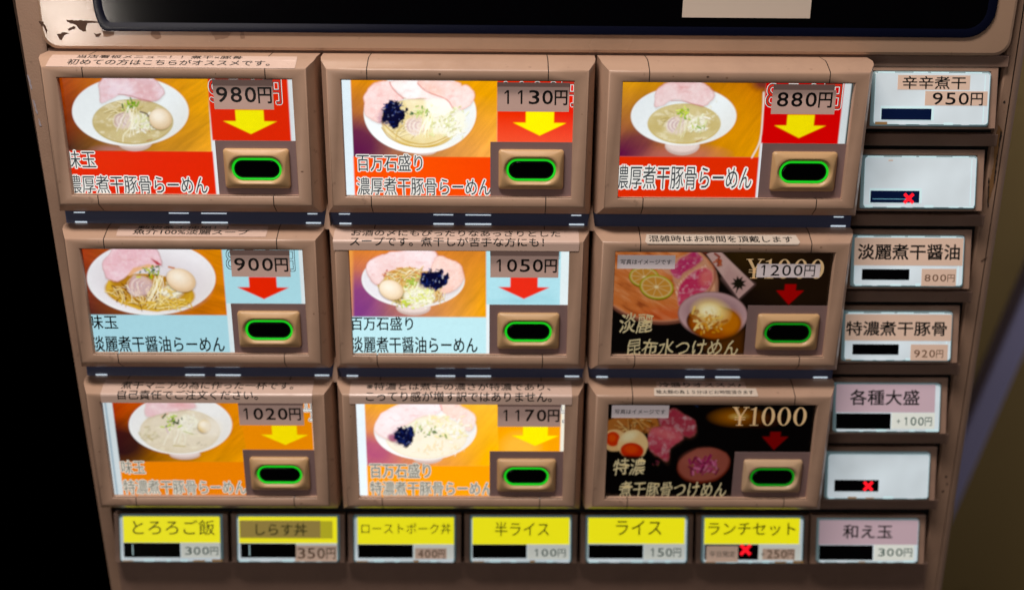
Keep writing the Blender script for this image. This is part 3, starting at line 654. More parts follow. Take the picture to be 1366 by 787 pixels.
def print_11():
    p = Print(); p.frame([(10, 38), (1328, 35), (1325, 690), (40, 690)], [(0, 54.8), (66.9, 54.5), (67, 19.1), (.3, 19.1)])
    p.rect(66.8, 25, 103.7, 60, '#b4dde6'); p.rect(-5, -5, 67, 19.2, '#c2e4ea'); p.over('#8cc0cc', ((p.Y < 34) & (p.X > 68)).astype(float) * np.clip(fbm(p.X, p.Y * 3, 14, 3) - .4, 0, 1))
    m = pic_mask(p, -5, 19.1, 66.9, 67, 55); p.wood(m, '#e08a3c', '#c8803c', '#7c3e86', '#eca838', 50, .25, 51); p.over('#7c3c84', m * p.ell(110, 520, 200, 190, 0, 190) * .7)
    p.over('#f0b060', m * np.clip((60 - p.zx) / 30, 0, 1) * .6)
    bowl(p, 622, 330, 494, 268, (620, 600, 165, 76), '#ece8ec')
    p.over('#d8b878', p.poly([(270, 380), (340, 260), (560, 200), (760, 250), (900, 400), (860, 530), (700, 590), (480, 570), (340, 500)], 16, 24, 5))
    pork(p, [(165, 190), (330, 85), (560, 40), (800, 35), (860, 90), (840, 180), (760, 250), (640, 215), (500, 220), (380, 260), (320, 340), (280, 390), (220, 350)], '#f2d6d4', '#cc8078', 32, '#f8e8ea')
    pork(p, [(850, 100), (960, 120), (1090, 190), (1110, 320), (1040, 420), (920, 470), (880, 440), (960, 340), (860, 240), (780, 250)], '#f0c8b8', '#d89484', 35, '#f6dcd4')
    p.line([(340, 300), (370, 240)], 16, '#b8584c', .8); noodles(p, 560, 290, 200, 80, 60, 34, ('#ecd08c', '#dcb060', '#f8ecc8', '#e09a50'), (6, 11), -.3)
    p.blobs(60, 520, 520, 60, 36, 8, 16, ['#a89c58', '#6a5c30', '#d8cc88', '#efe8c0'], 36, .8); noodles(p, 860, 490, 60, 40, 24, 37, ('#e8c880', '#c88c48', '#f2e2b8'), (5, 9), 1.2)
    greens(p, 620, 370, 60, 40, 60, 38, ('#a8c450', '#c8d878', '#88a840', '#e2e8b0')); minced(p, 690, 490, 85, 60, 110, 33, ('#fbfae8', '#eef0b8', '#e0e488', '#f6f4dc'))
    p.blobs(20, 545, 560, 20, 20, 6, 11, ['#b8cc38', '#d0dc58'], 39, .9); seaweed(p, 820, 325, 128, 92, 31)
    egg(p, 408, 430, 118, 92, 22, '#f0dcc0')
    arrow(p, 85.7, 29.0, '#e04034', 1.03); p.rect(67, -5, 68.7, 26, '#e4eaec'); p.rect(103.7, 25.9, 112, 60, '#dfeaec')
    return p
def print_02():
    p = Print(); p.frame([(80, 55), (1228, 55), (1290, 615), (150, 612)], [(4.8, 54.4), (69.5, 54.7), (70, 19.2), (5.2, 19.3)])
    p.rect(69, 22, 106.9, 60, '#e8921c'); p.rect(4, -5, 72, 19.4, '#e88a10')
    m = pic_mask(p, 4.8, 19.3, 69.6, 72, 55); p.wood(m, '#b43a1c', '#e08c20', '#1c0618', '#eea420', 40, .3, 61); p.over('#180418', m * p.ell(160, 440, 260, 170, 10, 150) * .85)
    p.over('#d0581c', m * p.ell(330, 60, 160, 90, 0, 100) * .3)
    bowl(p, 704, 275, 470, 270, (745, 545, 140, 48), '#efeeec'); soup(p, 700, 330, 360, 195, '#ded2bc', '#d2c4a4', '#d8ccb4', 6)
    p.over('#e8e0d0', p.ell(700, 330, 350, 185, 0, 60) * .35)
    pork(p, [(380, 110), (430, 60), (760, 50), (850, 110), (700, 140), (500, 180), (390, 200)], '#e8c8cc', '#e0b8b4', 42, '#f0dcdc'); p.over('#e0a0a0', p.ell(720, 95, 110, 36, 5, 40) * .5)
    p.line([(530, 200), (590, 172)], 14, '#dca88c', .7); minced(p, 780, 260, 50, 50, 30, 43, ('#f0ece0', '#e8e2d0')); p.blobs(30, 440, 350, 60, 36, 10, 24, ['#d2c8a8', '#e8e0c8', '#c8b888'], 44, .5)
    p.line([(570, 300), (600, 355)], 12, '#c8a8b8', .7); sprouts(p, 690, 290, 46, 9, 170, ('#f2eee0', '#e6e2cc'))
    p.blobs(14, 900, 450, 90, 20, 4, 7, ['#b8b090', '#98907a'], 48, .5)
    egg(p, 925, 285, 62, 60, 10, '#e2cc9c'); p.over('#efe8dc', p.ell(1000, 300, 80, 80, 0, 60) * .7)
    greens(p, 625, 240, 55, 38, 30, 45, ('#88b028', '#a8c838', '#2c5a18', '#1c4010', '#c0d458')); p.line([(730, 330), (820, 360)], 8, '#a8b050', .7); p.line([(640, 465), (750, 470)], 10, '#b8a860', .7)
    arrow(p, 92.2, 29.4, '#f6e018', .98); p.rect(-5, -5, 4.7, 60, '#d4dde0'); p.over('#6e90a4', np.clip(1 - np.abs(p.X - 1.3) / .9, 0, 1) * .7)
    return p
def print_12():
    p = Print(); p.frame([(75, 35), (1355, 38), (1375, 655), (100, 655)], [(4.7, 54.4), (72.6, 54.5), (72.2, 17.3), (4.1, 17.3)])
    p.rect(71, 22, 105.9, 60, '#eca228'); p.rect(3, -5, 75, 17.4, '#f0a024'); p.over('#f4c868', ((p.X > 72) & (p.Y < 42)).astype(float) * p.ell(1600, 480, 200, 160, 0, 150) * .5)
    m = pic_mask(p, 4.4, 17.3, 72.6, 74, 55); p.wood(m, '#e8a438', '#f2c050', '#b05a80', '#f2b030', 50, .2, 71); p.over('#a84a80', m * p.ell(180, 500, 210, 110, 20, 110) * .65)
    bowl(p, 668, 305, 500, 290, (700, 570, 150, 66), '#f4f2f0'); soup(p, 680, 370, 390, 205, '#f2ead8', '#eadfc4', '#e8dcc4', 8)
    pork(p, [(165, 270), (230, 150), (350, 90), (480, 35), (700, 30), (860, 60), (760, 150), (600, 180), (480, 260), (380, 330), (350, 410), (200, 350)], '#f6e4e4', '#ecc0b8', 52, '#faf0f2')
    pork(p, [(800, 50), (930, 40), (1140, 150), (1150, 260), (1090, 320), (980, 220), (860, 150)], '#f4d8cc', '#e0a898', 55, '#f8e8e2'); p.line([(810, 60), (825, 110)], 14, '#e8a09c', .7)
    p.over('#9c4a68', p.ell(350, 385, 50, 36, 30, 22) * .85); p.over('#f6e4c8', p.ell(780, 210, 80, 36, 25, 30) * .8)
    p.blobs(80, 900, 290, 110, 70, 10, 22, ['#fbf8e8', '#f6f0c8', '#f2e8a8', '#fbfaf4'], 53, .7); p.blobs(30, 620, 260, 60, 40, 9, 16, ['#f4f2dc', '#e0e0a8', '#fbfaf0'], 54, .8)
    greens(p, 640, 310, 70, 36, 16, 56, ('#3c6a28', '#6a8a38', '#a8b868')); greens(p, 850, 365, 20, 8, 4, 57, ('#6a8a30', '#9aa850')); greens(p, 768, 320, 10, 7, 4, 58, ('#4a7028',))
    p.blobs(30, 800, 480, 160, 36, 8, 16, ['#f6e2b8', '#f0dcae', '#fbf6ea'], 59, .6); seaweed(p, 468, 362, 88, 92, 51)
    arrow(p, 92.7, 29.4, '#f6e41c', .98); p.rect(-5, -5, 4.2, 60, '#e4edf2'); p.rect(105.9, 25, 112, 60, '#e8e4d4')
    return p
def print_21():
    p = Print(); p.frame([(38, 35), (970, 425), (945, 752), (8, 752)], [(.3, 54.8), (67.8, 26.2), (67.8, .4), (0, .5)])
    p.over('#0b0706', np.ones_like(p.X)); p.over('#4a3412', p.ell(1010, 90, 260, 150, 0, 190) * .55); p.over('#2a1a0c', p.ell(1300, 250, 400, 240, 0, 190) * .7)
    p.over('#7a4c3c', p.ell(330, 250, 440, 306, 8, 8)); p.over('#c08468', p.ell(330, 240, 432, 296, 8, 8))
    m = p.ell(325, 235, 424, 288, 8, 14); a = p.zx * .85 + p.zy * .5; b = -p.zx * .5 + p.zy * .85
    n = fbm(a, b * 4.5, 130, 3) * .7 + fbm(a, b * 9, 50, 5) * .3
    p.over('#d07c48', m); p.over('#e8a878', m * np.clip((n - .5) * 5, 0, 1) * .7); p.over('#8a3c20', m * np.clip((.42 - n) * 6, 0, 1) * .7); p.over('#c8402c', m * p.ell(400, 500, 180, 60, 0, 60) * .4)
    def lime(cx, cy, rx, ry, ang):
        p.over('#5c5a10', p.ell(cx, cy + 4, rx * 1.02, ry * 1.04, ang, 5)); p.over('#b8a838', p.ell(cx, cy, rx, ry, ang, 5)); p.over('#e0c890', p.ell(cx, cy, rx * .9, ry * .88, ang, 5)); p.over('#cc9448', p.ell(cx, cy, rx * .84, ry * .8, ang, 8))
        for k in range(9):
            t = k * 2 * math.pi / 9 + .3; c, s_ = math.cos(math.radians(ang)), math.sin(math.radians(ang)); u, w = rx * .84 * math.cos(t), ry * .8 * math.sin(t)
            p.line([(cx, cy), (cx + u * c - w * s_, cy + u * s_ + w * c)], 4, '#e6cc9c', .8, 4, False)
        p.over('#f0dcae', p.ell(cx, cy, rx * .12, ry * .12, ang, 6))
    lime(245, 225, 108, 72, 8); lime(332, 295, 120, 84, 10)
    p.over('#d8b49c', p.poly([(330, 150), (480, 90), (620, 40), (740, 180), (750, 330), (640, 400), (490, 430), (440, 220)], 12, 20, 3) * .5)
    pork(p, [(440, 150), (520, 90), (600, 50), (650, 100), (600, 150), (520, 200), (480, 240), (430, 190)], '#b83c68', '#e0a090', 62, '#c85478')
    R = random.Random(5)
    for k in range(22):
        t = k / 21; x, y = 470 + 200 * t ** 1.3 + 6 * math.sin(k * 3), 330 - 180 * t ** .7; p.line([(x, y), (x + 14, y + 26)], 9, R.choice(['#e8b8a0', '#d89080', '#f2ccb4']), .9)
    pork(p, [(480, 400), (500, 280), (580, 190), (680, 160), (725, 230), (700, 310), (620, 370), (510, 430)], '#c03a60', '#e8b0a0', 63, '#d25a72')
    p.over('#e08878', p.ell(680, 230, 44, 60, 20, 40) * .6); p.line([(740, 190), (755, 330)], 22, '#a87c68', .7); p.line([(700, 330), (740, 230), (715, 100), (640, 40)], 14, '#a04a3c', .5)
    p.over('#caa8a0', p.poly([(680, 70), (760, 35), (1010, 280), (905, 378)], 5)); p.over('#b48c88', p.poly([(830, 160), (1010, 280), (905, 378), (790, 240)], 40) * .5)
    p.blobs(14, 765, 120, 22, 24, 9, 16, ['#a84830', '#b85c3c', '#8c3020'], 64, .9)
    st = []
    for k in range(18): t = k * math.pi / 9; r = 56 if k % 2 else 30; st.append((903 + r * math.cos(t), 275 + r * math.sin(t)))
    p.over('#1e1a10', p.poly(st, 5, 10, 4)); p.line([(895, 310), (888, 338)], 7, '#1e1a10')
    p.over('#8c6c68', p.ell(727, 490, 243, 160, 4, 6)); p.over('#c4a0a0', p.ell(727, 486, 236, 150, 4, 8)); p.over('#7c5860', p.ell(727, 470, 200, 110, 4, 40) * .4); p.over('#3a1408', p.ell(735, 540, 190, 115, 4, 8))
    p.over('#a85818', p.ell(740, 550, 175, 105, 4, 26)); p.over('#c87a1c', p.ell(840, 540, 80, 80, 0, 50) * .9)
    p.over('#f2d48c', p.ell(715, 470, 115, 80, 10, 60)); p.over('#fdf2c8', p.ell(700, 460, 60, 40, 0, 40)); p.blobs(60, 690, 540, 60, 44, 8, 18, ['#f0c870', '#d89838', '#fbe4a0', '#a85c18'], 65, .75)
    p.over('#6a3c14', p.poly([(800, 660), (945, 600), (945, 760), (720, 760), (640, 700)], 60) * .6)
    arrow(p, 88.1, 26.6, '#a81412', .98, [(-2.9, 11.2), (-2.9, 7.8), (-7.1, 7.8), (0, 0), (7.1, 7.8), (2.9, 7.8), (2.9, 11.2)])
    p.img *= 1.0; p.rect(-5, 18, 1.2, 60, '#8a4a30', .8) if False else None
    return p
def print_22():
    p = Print(); p.frame([(35, 32), (1335, 38), (1265, 605), (10, 608)], [(.3, 54.8), (107, 54.8), (107, .3), (0, .3)])
    p.over('#060303', np.ones_like(p.X))
    p.over('#b8743c', p.poly([(20, 150), (120, 100), (330, 110), (360, 180), (280, 220), (150, 230), (30, 220)], 16, 20, 3)); a = p.zx * .8 + p.zy * .6
    noodles(p, 230, 180, 120, 34, 40, 70, ('#d8a060', '#b87030', '#f0c888', '#8a4a20'), (6, 10), .7)
    pork(p, [(350, 120), (420, 75), (480, 80), (580, 150), (585, 225), (520, 250), (470, 210), (380, 200)], '#a83c4c', '#b06058', 72, '#b84c5c')
    pork(p, [(290, 240), (320, 190), (400, 180), (490, 220), (495, 270), (430, 320), (415, 405), (370, 385), (300, 330)], '#b44054', '#d07c6c', 73, '#c85a68')
    p.over('#e08080', p.ell(390, 230, 90, 24, 15, 26) * .6)
    m = p.ell(70, 270, 86, 68, 0, 6, .2, 3); p.over('#ecc088', m); p.over('#d8451c', p.ell(62, 262, 46, 46, 0, 7)); p.over('#f0682c', p.ell(58, 256, 24, 22, 0, 14) * .7)
    m = p.ell(190, 300, 92, 96, 30, 6, .2, 4); p.over('#f4d098', m); p.over('#d03c18', p.ell(185, 335, 74, 50, 5, 7)); p.over('#f0602c', p.ell(178, 325, 44, 26, 5, 18) * .7); p.over('#fdf0c4', p.ell(165, 245, 50, 26, -20, 26) * .8)
    p.over('#060303', p.poly([(20, 380), (110, 365), (260, 370), (300, 450), (20, 450)], 14) * .95)
    p.over('#6e2c1c', p.ell(640, 425, 168, 108, -10, 6, .1, 4)); p.over('#a0584a', p.ell(640, 418, 160, 100, -10, 12, .1, 4)); p.over('#b0685a', p.ell(600, 370, 90, 40, -15, 40) * .6)
    p.blobs(90, 640, 425, 45, 26, 9, 17, ['#9c2c5c', '#b84874', '#7c1c44', '#d07898'], 75, .9)
    p.over('#e08a20', p.ell(850, 125, 100, 34, 0, 70) * .8); p.over('#fbe08a', p.ell(860, 122, 40, 14, 0, 26) * .8); p.over('#6a3008', p.ell(980, 140, 90, 30, 0, 60) * .6)
    p.blobs(6, 345, 405, 16, 8, 4, 7, ['#7c2c44'], 76, .8); p.line([(560, 30), (600, 60)], 8, '#2a3c5c', .6)
    arrow(p, 88.2, 27.5, '#8c1210', .98, [(-2.8, 10.8), (-2.8, 7.9), (-7, 7.9), (0, 0), (7, 7.9), (2.8, 7.9), (2.8, 10.8)])
    return p

def serif_glyph(ch):
    """high-contrast roman figures drawn as polygons, unit height"""
    if ch == '0':
        n = 28; o = [(.30 + .30 * math.cos(t), .5 + .5 * math.sin(t)) for t in np.linspace(0, 2 * math.pi, n, False)]
        i = [(.30 + .155 * math.cos(t), .5 + .455 * math.sin(t)) for t in np.linspace(0, 2 * math.pi, n, False)]
        return o + i, [[k, (k + 1) % n, n + (k + 1) % n, n + k] for k in range(n)], .60
    if ch == '1':
        return [(.14, .04), (.26, .04), (.26, 1), (.22, 1), (.14, .93), (.0, .88), (.0, .85), (.14, .86), (.0, 0), (.4, 0), (.4, .04), (0, .04)], [[0, 1, 2, 3, 4], [4, 5, 6, 7], [8, 9, 10, 11]], .40
    v = [(.26, .0), (.38, .0), (.38, .46), (.26, .46), (.0, .97), (.15, .97), (.38, .46), (.26, .46), (.56, .97), (.62, .97), (.38, .46), (.33, .50)]
    f = [[0, 1, 2, 3], [7, 6, 5, 4], [11, 10, 9, 8]]
    for x0, y0, x1, y1 in ((.08, .30, .56, .34), (.08, .42, .56, .46), (-.06, .96, .24, 1), (.44, .96, .72, 1), (.16, 0, .48, .04)):
        k = len(v); v += [(x0, y0), (x1, y0), (x1, y1), (x0, y1)]; f.append([k, k + 1, k + 2, k + 3])
    return v, f, .66
def serif_text(acc, s, x0, y0, x1, y1, m, lift):
    w = []; 
    for c in s: w.append(serif_glyph(c)[2] + .12)
    k = (x1 - x0) / (sum(w) - .12); x = x0
    for i, c in enumerate(s):
        v, f, a = serif_glyph(c); acc.flat([(x + p_ * k, y0 + q_ * (y1 - y0)) for p_, q_ in v], f, m, lift + i * .002); x += w[i] * k

FW = lambda s: s.translate(str.maketrans('0123456789+', '０１２３４５６７８９＋'))
cardfn = lambda x, y, l: ((x - CW / 2) / 1000, -(.0213 + l / 1000), (y - 61.3) / 1000)
CARDS = {
 (0, 0): dict(pr=print_00, emit=.92, lab='lit top-left button with egg ramen picture on red, 980 yen', style='out',
     t=[('味玉', -1.8, 11.8, 12, 20.2), ('濃厚煮干豚骨らーめん', -2.6, -.6, 63.8, 8.3)], old=('９５０円', 68.6, 43, 101.6, 54.3),
     patch=(70.3, 40.4, 98, 54.3, 51.3), price=('980円', 70.9, 43.6, 97.4, 50.9), plate=(69.2, 25.6), cap=(88.3, 12.4)),
 (1, 0): dict(pr=print_10, emit=1.12, lab='brightest button in the top row, bowl with black seaweed on red, 1130 yen', style='out',
     t=[('百万石盛り', 5.5, 11.2, 36.6, 19.4), ('濃厚煮干豚骨らーめん', 5.2, -.6, 69.1, 8.1)], old=('１１００円', 74, 43, 108.5, 54.3),
     patch=(72.1, 40.3, 105.6, 53.9, 51.8), price=('1130円', 73.6, 43.7, 104.9, 50.4), plate=(68.9, 25.8), cap=(88.3, 12.8)),
 (2, 0): dict(pr=print_20, emit=.94, lab='button with plain ramen bowl on red and one line of title, 880 yen', style='out',
     t=[('濃厚煮干豚骨らーめん', -1.2, 3.3, 64.1, 14.8)], old=('８５０円', 67.8, 42.6, 102.6, 54.2),
     patch=(70.4, 40.0, 100.2, 51.3, 99), grey=(70.6, 51.2, 99.2, 54.0), price=('880円', 72.1, 43.4, 98.7, 50.3), plate=(67.8, 26.0), cap=(88.3, 12.6)),
 (0, 1): dict(pr=print_01, emit=.90, lab='button with big egg and noodles on pale blue, 900 yen', style='blk',
     t=[('味玉', -1.2, 11.8, 12.8, 19.2), ('淡麗煮干醤油らーめん', -1.4, -.5, 65.1, 8.0)], old=('８５０円', 69.6, 43, 103, 54.3),
     patch=(71.8, 40.1, 100.7, 53.9, 51.2), price=('900円', 72.7, 43.1, 99.9, 49.9), plate=(70.1, 25.9), cap=(88.6, 12.6)),
 (1, 1): dict(pr=print_11, emit=1.05, lab='centre button of the nine, egg and black seaweed bowl on pale blue, 1050 yen', style='blk',
     t=[('百万石盛り', -.8, 11.8, 30.3, 19.1), ('淡麗煮干醤油らーめん', -1.2, -.4, 62.6, 8.3)], old=('１０００円', 70, 50, 103, 55.4),
     patch=(69.0, 40.4, 102.6, 54.2, 51.6), price=('1050円', 70.2, 43.3, 101.9, 50.0), plate=(68.6, 26.0), cap=(88.1, 12.3)),
 (2, 1): dict(pr=print_21, emit=.60, lab='dark button showing limes, pink meat and a soup bowl, patched to 1200 yen', style='brush',
     t=[('淡麗', 3.9, 10.8, 20.9, 22.1), ('昆布水つけめん', 8.2, -1.6, 64.7, 7.9)], serif=(65.7, 40.5, 103.8, 50.7),
     note=(1.5, 45.3, 29.9, 52.4), wpatch=(70.5, 41.2, 101.9, 48.2), price=('1200円', 71, 42.0, 99.6, 47.8), plate=(67.8, 26.2), cap=(88.6, 12.4)),
 (0, 2): dict(pr=print_02, emit=.90, lab='button with creamy ramen and egg on orange, 1020 yen', style='fat',
     t=[('味玉', 5.4, 11.9, 17.6, 19.8), ('特濃煮干豚骨らーめん', 5.2, -.2, 69.8, 8.3)], old=('１０００円', 72, 43.5, 107.4, 55),
     patch=(69.4, 41.0, 102.7, 54.5, 52.4), price=('1020円', 70.0, 44.1, 101.4, 50.9), plate=(69.8, 26.6), cap=(88.6, 13.1)),
 (1, 2): dict(pr=print_12, emit=1.1, lab='button with pale bowl and dark blue seaweed on orange, 1170 yen', style='fat',
     t=[('百万石盛り', 5.8, 10.0, 37.6, 18.8), ('特濃煮干豚骨らーめん', 5.6, -.4, 70.6, 7.9)], old=('１１００円', 76, 43.2, 108.5, 54.6),
     patch=(73.0, 40.7, 105.6, 53.9, 52.2), price=('1170円', 74.1, 43.8, 105.0, 50.6), plate=(68.9, 26.2), cap=(88.3, 12.5)),
 (2, 2): dict(pr=print_22, emit=.42, lab='dark button showing orange egg yolks and a round brown dish, ¥1000', style='brush',
     t=[('特濃', 4.2, 11.9, 21.0, 22.5), ('煮干豚骨つけめん', 7.6, -1.6, 65, 8.4)], serif=(65.2, 41.7, 103.5, 52.4),
     note=(2.0, 46.0, 31.6, 53.2), plate=(67.8, 26.2), cap=(88.3, 12.5)),
}
NOTICES = {  # corners (x, distance up the frame) and lines: text, x0, s0, x1, s1
 (0, 0): [dict(q=(-58.2, 5.0, 55.5, 15.6), k=4.3, m='tape', lab='cream notice tape along the top of the frame',
     t=[('初めての方はこちらがオススメです。', -49.2, 6.6, 43.6, 11.3), ('当店看板メニュー！！煮干×豚骨', -46, 12.3, 30, 15.5)])],
 (0, 1): [dict(q=(-36.4, 7.2, 36.4, 15.6), m='tape', lab='narrow notice tape reading 100 percent light soup',
     t=[('魚介100%淡麗スープ', -28.5, 8.6, 27.6, 12.4), ('動物系不使用！！', -27, 12.9, 17, 15.4)])],
 (1, 1): [dict(q=(-61.0, .3, 58.4, 13.9), m='tape', lab='two-line notice tape over the top of the centre frame',
     t=[('お酒の〆にもぴったりなあっさりとした', -52.6, 8.4, 49.3, 12.7), ('スープです。煮干しが苦手な方にも！', -52.8, 2.5, 41.2, 7.4)])],
 (0, 2): [dict(q=(-53.0, .2, 54.4, 15.0), m='tape', lab='two-line notice tape on the lower left frame',
     t=[('煮干マニアの為に作った一杯です。', -43.7, 8.4, 44.3, 13.4), ('自己責任でご注文ください。', -44.3, 2.2, 26.9, 7.4)])],
 (1, 2): [dict(q=(-56.6, 0, 57.2, 15.0), m='tape', lab='two-line notice tape with a reference mark on the lower middle frame',
     t=[('※特濃とは煮干の濃さが特濃であり、', -48.2, 8.2, 46.3, 13.2), ('こってり感が増す訳ではありません。', -48.1, 1.6, 46.7, 7.2)])],
 (2, 1): [dict(q=(-39.6, 4.2, 36.0, 10.9), m='tape_w', lab='white rounded notice strip about waiting time',
     t=[('混雑時はお時間を頂戴します', -37.6, 5.3, 32.6, 9.9)])],
 (2, 2): [dict(q=(-29.0, 10.0, 17.4, 15.2), m='tape', lab='small upper notice strip on the lower right frame', t=[('冷盛りオススメ♪', -27.4, 11.0, 15.0, 14.6)]),
          dict(q=(-31.5, 5.0, 23.4, 10.4), m='tape_w', lab='thin white notice strip of tiny print', t=[('極太麺の為１５分ほどお時間頂きます', -29.5, 6.4, 20.6, 8.9)])],
}
def notice(parent, n, idx):
    x0, s0, x1, s1 = n['q']; a = Acc(on_profile); m = M[n['m']]; base = .00012 + idx * .0001
    ss = sorted(set([s0, s1] + [s for s in PS if s0 < s < s1])); r = 1.2 if n['m'] == 'tape_w' else .3; v = []; f = []
    xs = np.linspace(x0, x1, 9)
    for i, s in enumerate(ss):
        for x in xs:
            e = min(s - s0, s1 - s); ins = max(0, r - e) if (x in (xs[0], xs[-1])) else 0; v.append((x + (ins if x == xs[0] else -ins), s))
    for i in range(len(ss) - 1):
        for k in range(8): f.append([i * 9 + k, i * 9 + k + 1, i * 9 + 10 + k, i * 9 + 9 + k])
    a.flat(v, f, m, base)
    for t, tx0, ts0, tx1, ts1 in n['t']:
        a.text(t, tx0, ts0, tx1, ts1, M['ink'], base + .00006, .012, 0, [s for s in PS if ts0 < s < ts1])
    o = a.build('notice_tape', parent); o['label'] = n['lab']; return o

for (i, j), c in CARDS.items():
    loc = (OFF[0] + (i - 1) * P, OFF[1], OFF[2] - j * Q)
    b = build_liner(loc); b['label'] = c['lab']; b['group'] = 'picture menu buttons in three rows of three'
    build_side('frame_side', -1, b); build_side('frame_side', 1, b); build_bar('frame_bar', 2, b); build_bar('frame_bar', 3, b)
    card = c['pr']().mesh('menu_card', b, print_mat('menu_print', c['emit'] * (1.06 if c['emit'] > .7 else .95)), (-CW / 2000, -.0213, -.0613))
    # lettering of the sheet, one object per line
    st = c['style']
    if c.get('old'):
        t, x0, y0, x1, y1 = c['old']; a = Acc(cardfn)
        if st != 'blk': a.text(t, x0, y0, x1, y1, M['ink_white'], .04, .050)
        a.text(t, x0, y0, x1, y1, M['ink_teal'], .07, .028)
        a.text(t, x0, y0, x1, y1, {'out': M['print_red'], 'blk': M['print_blue'], 'fat': M['ink_white']}[st], .09, 0)
        a.build('old_price_lettering', b)
    for n_, (t, x0, y0, x1, y1) in enumerate(c['t']):
        a = Acc(cardfn)
        if st == 'out':
            a.text(t, x0, y0, x1, y1, M['ink_white'], .05, .066); a.text(t, x0, y0, x1, y1, M['ink_slate'], .08, .0)
        elif st == 'blk': a.text(t, x0, y0, x1, y1, M['ink_teal'], .05, .012)
        elif st == 'fat':
            a.text(t, x0, y0, x1, y1, M['print_pale'], .05, .060); a.text(t, x0, y0, x1, y1, M['print_grey'], .08, .0)
        else: a.text(t, x0, y0, x1, y1, M['ink_cream'], .06, .010, .12, rough=.022)
        a.build('title_lettering', b)
    if c.get('serif'):
        a = Acc(cardfn); serif_text(a, '¥1000', *c['serif'], M['ink_gold'], .04); a.build('old_price_lettering', b)
    if c.get('note'):
        x0, y0, x1, y1 = c['note']; a = Acc(cardfn); a.rect(x0, y0, x1, y1, M['patch_w'], .12, .12)
        a.text('写真はイメージです', x0 + 1.6, y0 + 2.3, x1 - 1.8, y0 + 4.9, M['ink'], .26, .01); a.build('image_notice', b)
    if c.get('patch'):
        x0, y0, x1, y1, ym = c['patch']; a = Acc(cardfn); top = min(ym, y1)
        a.rect(x0, y0, x1, top, M['patch'], .14, .14)
        if ym < y1: a.rect(x0 - .1, top, x1 + .1, y1, M['patch_d'], .14, .10)
        if c.get('grey'): g = c['grey']; a.rect(*g, M['patch_d'], .13, .10)
        t, tx0, ty0, tx1, ty1 = c['price']; a.cells(t, tx0, ty0, tx1, ty1, M['ink'], .30, .022); a.build('price_sticker', b)
    if c.get('wpatch'):
        x0, y0, x1, y1 = c['wpatch']; a = Acc(cardfn); a.rect(x0, y0, x1, y1, M['patch_w'], .14, .14)
        t, tx0, ty0, tx1, ty1 = c['price']; a.cells(t, tx0, ty0, tx1, ty1, M['ink'], .30, .004); a.build('price_sticker', b)
    px, py = c['plate']; a = Acc(cardfn)
    a.flat([(-.5, -1), (px, -1), (px, py), (-.5, py)], [[0, 1, 2, 3]], M['pane'], .125); a.flat([(-.5, py), (CW + .5, py), (CW + .5, CH + 1), (-.5, CH + 1)], [[0, 1, 2, 3]], M['pane'], .125); a.build('clear_cover', b)
    plate_part(b, *c['plate']); cap_parts(b, *c['cap'], (i, j) == (2, 2), (i, j) in ((2, 1), (2, 2)))
    for k, n in enumerate(NOTICES.get((i, j), [])): notice(b, n, k)

# marks of use on the frames
R = random.Random(41)
for b in [o for o in root.children if o.name.startswith('menu_button')]:
    for k in range(3):
        a = Acc(); side = R.choice((0, 1, 2)); n = 7
        if side == 0: x, z = R.uniform(-50, 50), R.uniform(-65.3, -62.8)
        elif side == 1: x, z = R.choice((-57, 57)) + R.uniform(-1.5, 1.5), R.uniform(-58, -8)
        else: x, z = R.uniform(-50, 50), R.uniform(-5.2, -3)
        rr = R.uniform(.25, .7)
        a.flat([((x + rr * R.uniform(.5, 1.3) * math.cos(t)) / 1000, (z + rr * R.uniform(.4, .9) * math.sin(t)) / 1000) for t in np.arange(n) * 2 * math.pi / n], [list(range(n))], M['chip' if k % 2 else 'worn'], .02486)
        a.build('scuff', b)

# dark glossy strips between the rows, with lamp reflections painted as glowing bars
for j in (0, 1):
    for i in range(3):
        x = (i - 1) * P; z = -j * Q; a = Acc()
        box(a, x - .0640, x + .0640, z - .0830, z - .0700, 0.000, .0110, M['strip'], .0006)
        o = a.build('gap_strip', root, OFF)
        br = 1 if i < 2 else .45
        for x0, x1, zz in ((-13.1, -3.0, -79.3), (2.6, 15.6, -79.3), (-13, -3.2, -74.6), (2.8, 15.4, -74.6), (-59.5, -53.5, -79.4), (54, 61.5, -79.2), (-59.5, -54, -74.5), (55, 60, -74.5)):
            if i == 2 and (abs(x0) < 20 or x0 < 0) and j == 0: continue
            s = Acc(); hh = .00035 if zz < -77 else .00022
            loft(s, [(rrect((x1 - x0) / 1000, hh * 2, hh * .95, cx=x + (x0 + x1) / 2000, cy=z + zz / 1000), .0110), (rrect((x1 - x0) / 1000, hh * 2, hh * .95, cx=x + (x0 + x1) / 2000, cy=z + zz / 1000), .0112)], M['reflection'])
            q = s.build('painted_reflection', o)
for j in (0, 1):
    for x in (-.065, .065):
        z = -j * Q; v = [(x - .0004, -.0112, z - .0712), (x + .0004, -.0112, z - .0712), (x + .0018, -.0150, z - .0812), (x - .0018, -.0150, z - .0812), (x - .0016, 0, z - .0712), (x + .0016, 0, z - .0712), (x + .0022, 0, z - .0812), (x - .0022, 0, z - .0812)]
        new_mesh('divider_rib', v, [[0, 3, 2, 1], [4, 0, 1, 5], [1, 2, 6, 5], [4, 7, 3, 0], [3, 7, 6, 2]], M['frame'], parent=root, loc=OFF)

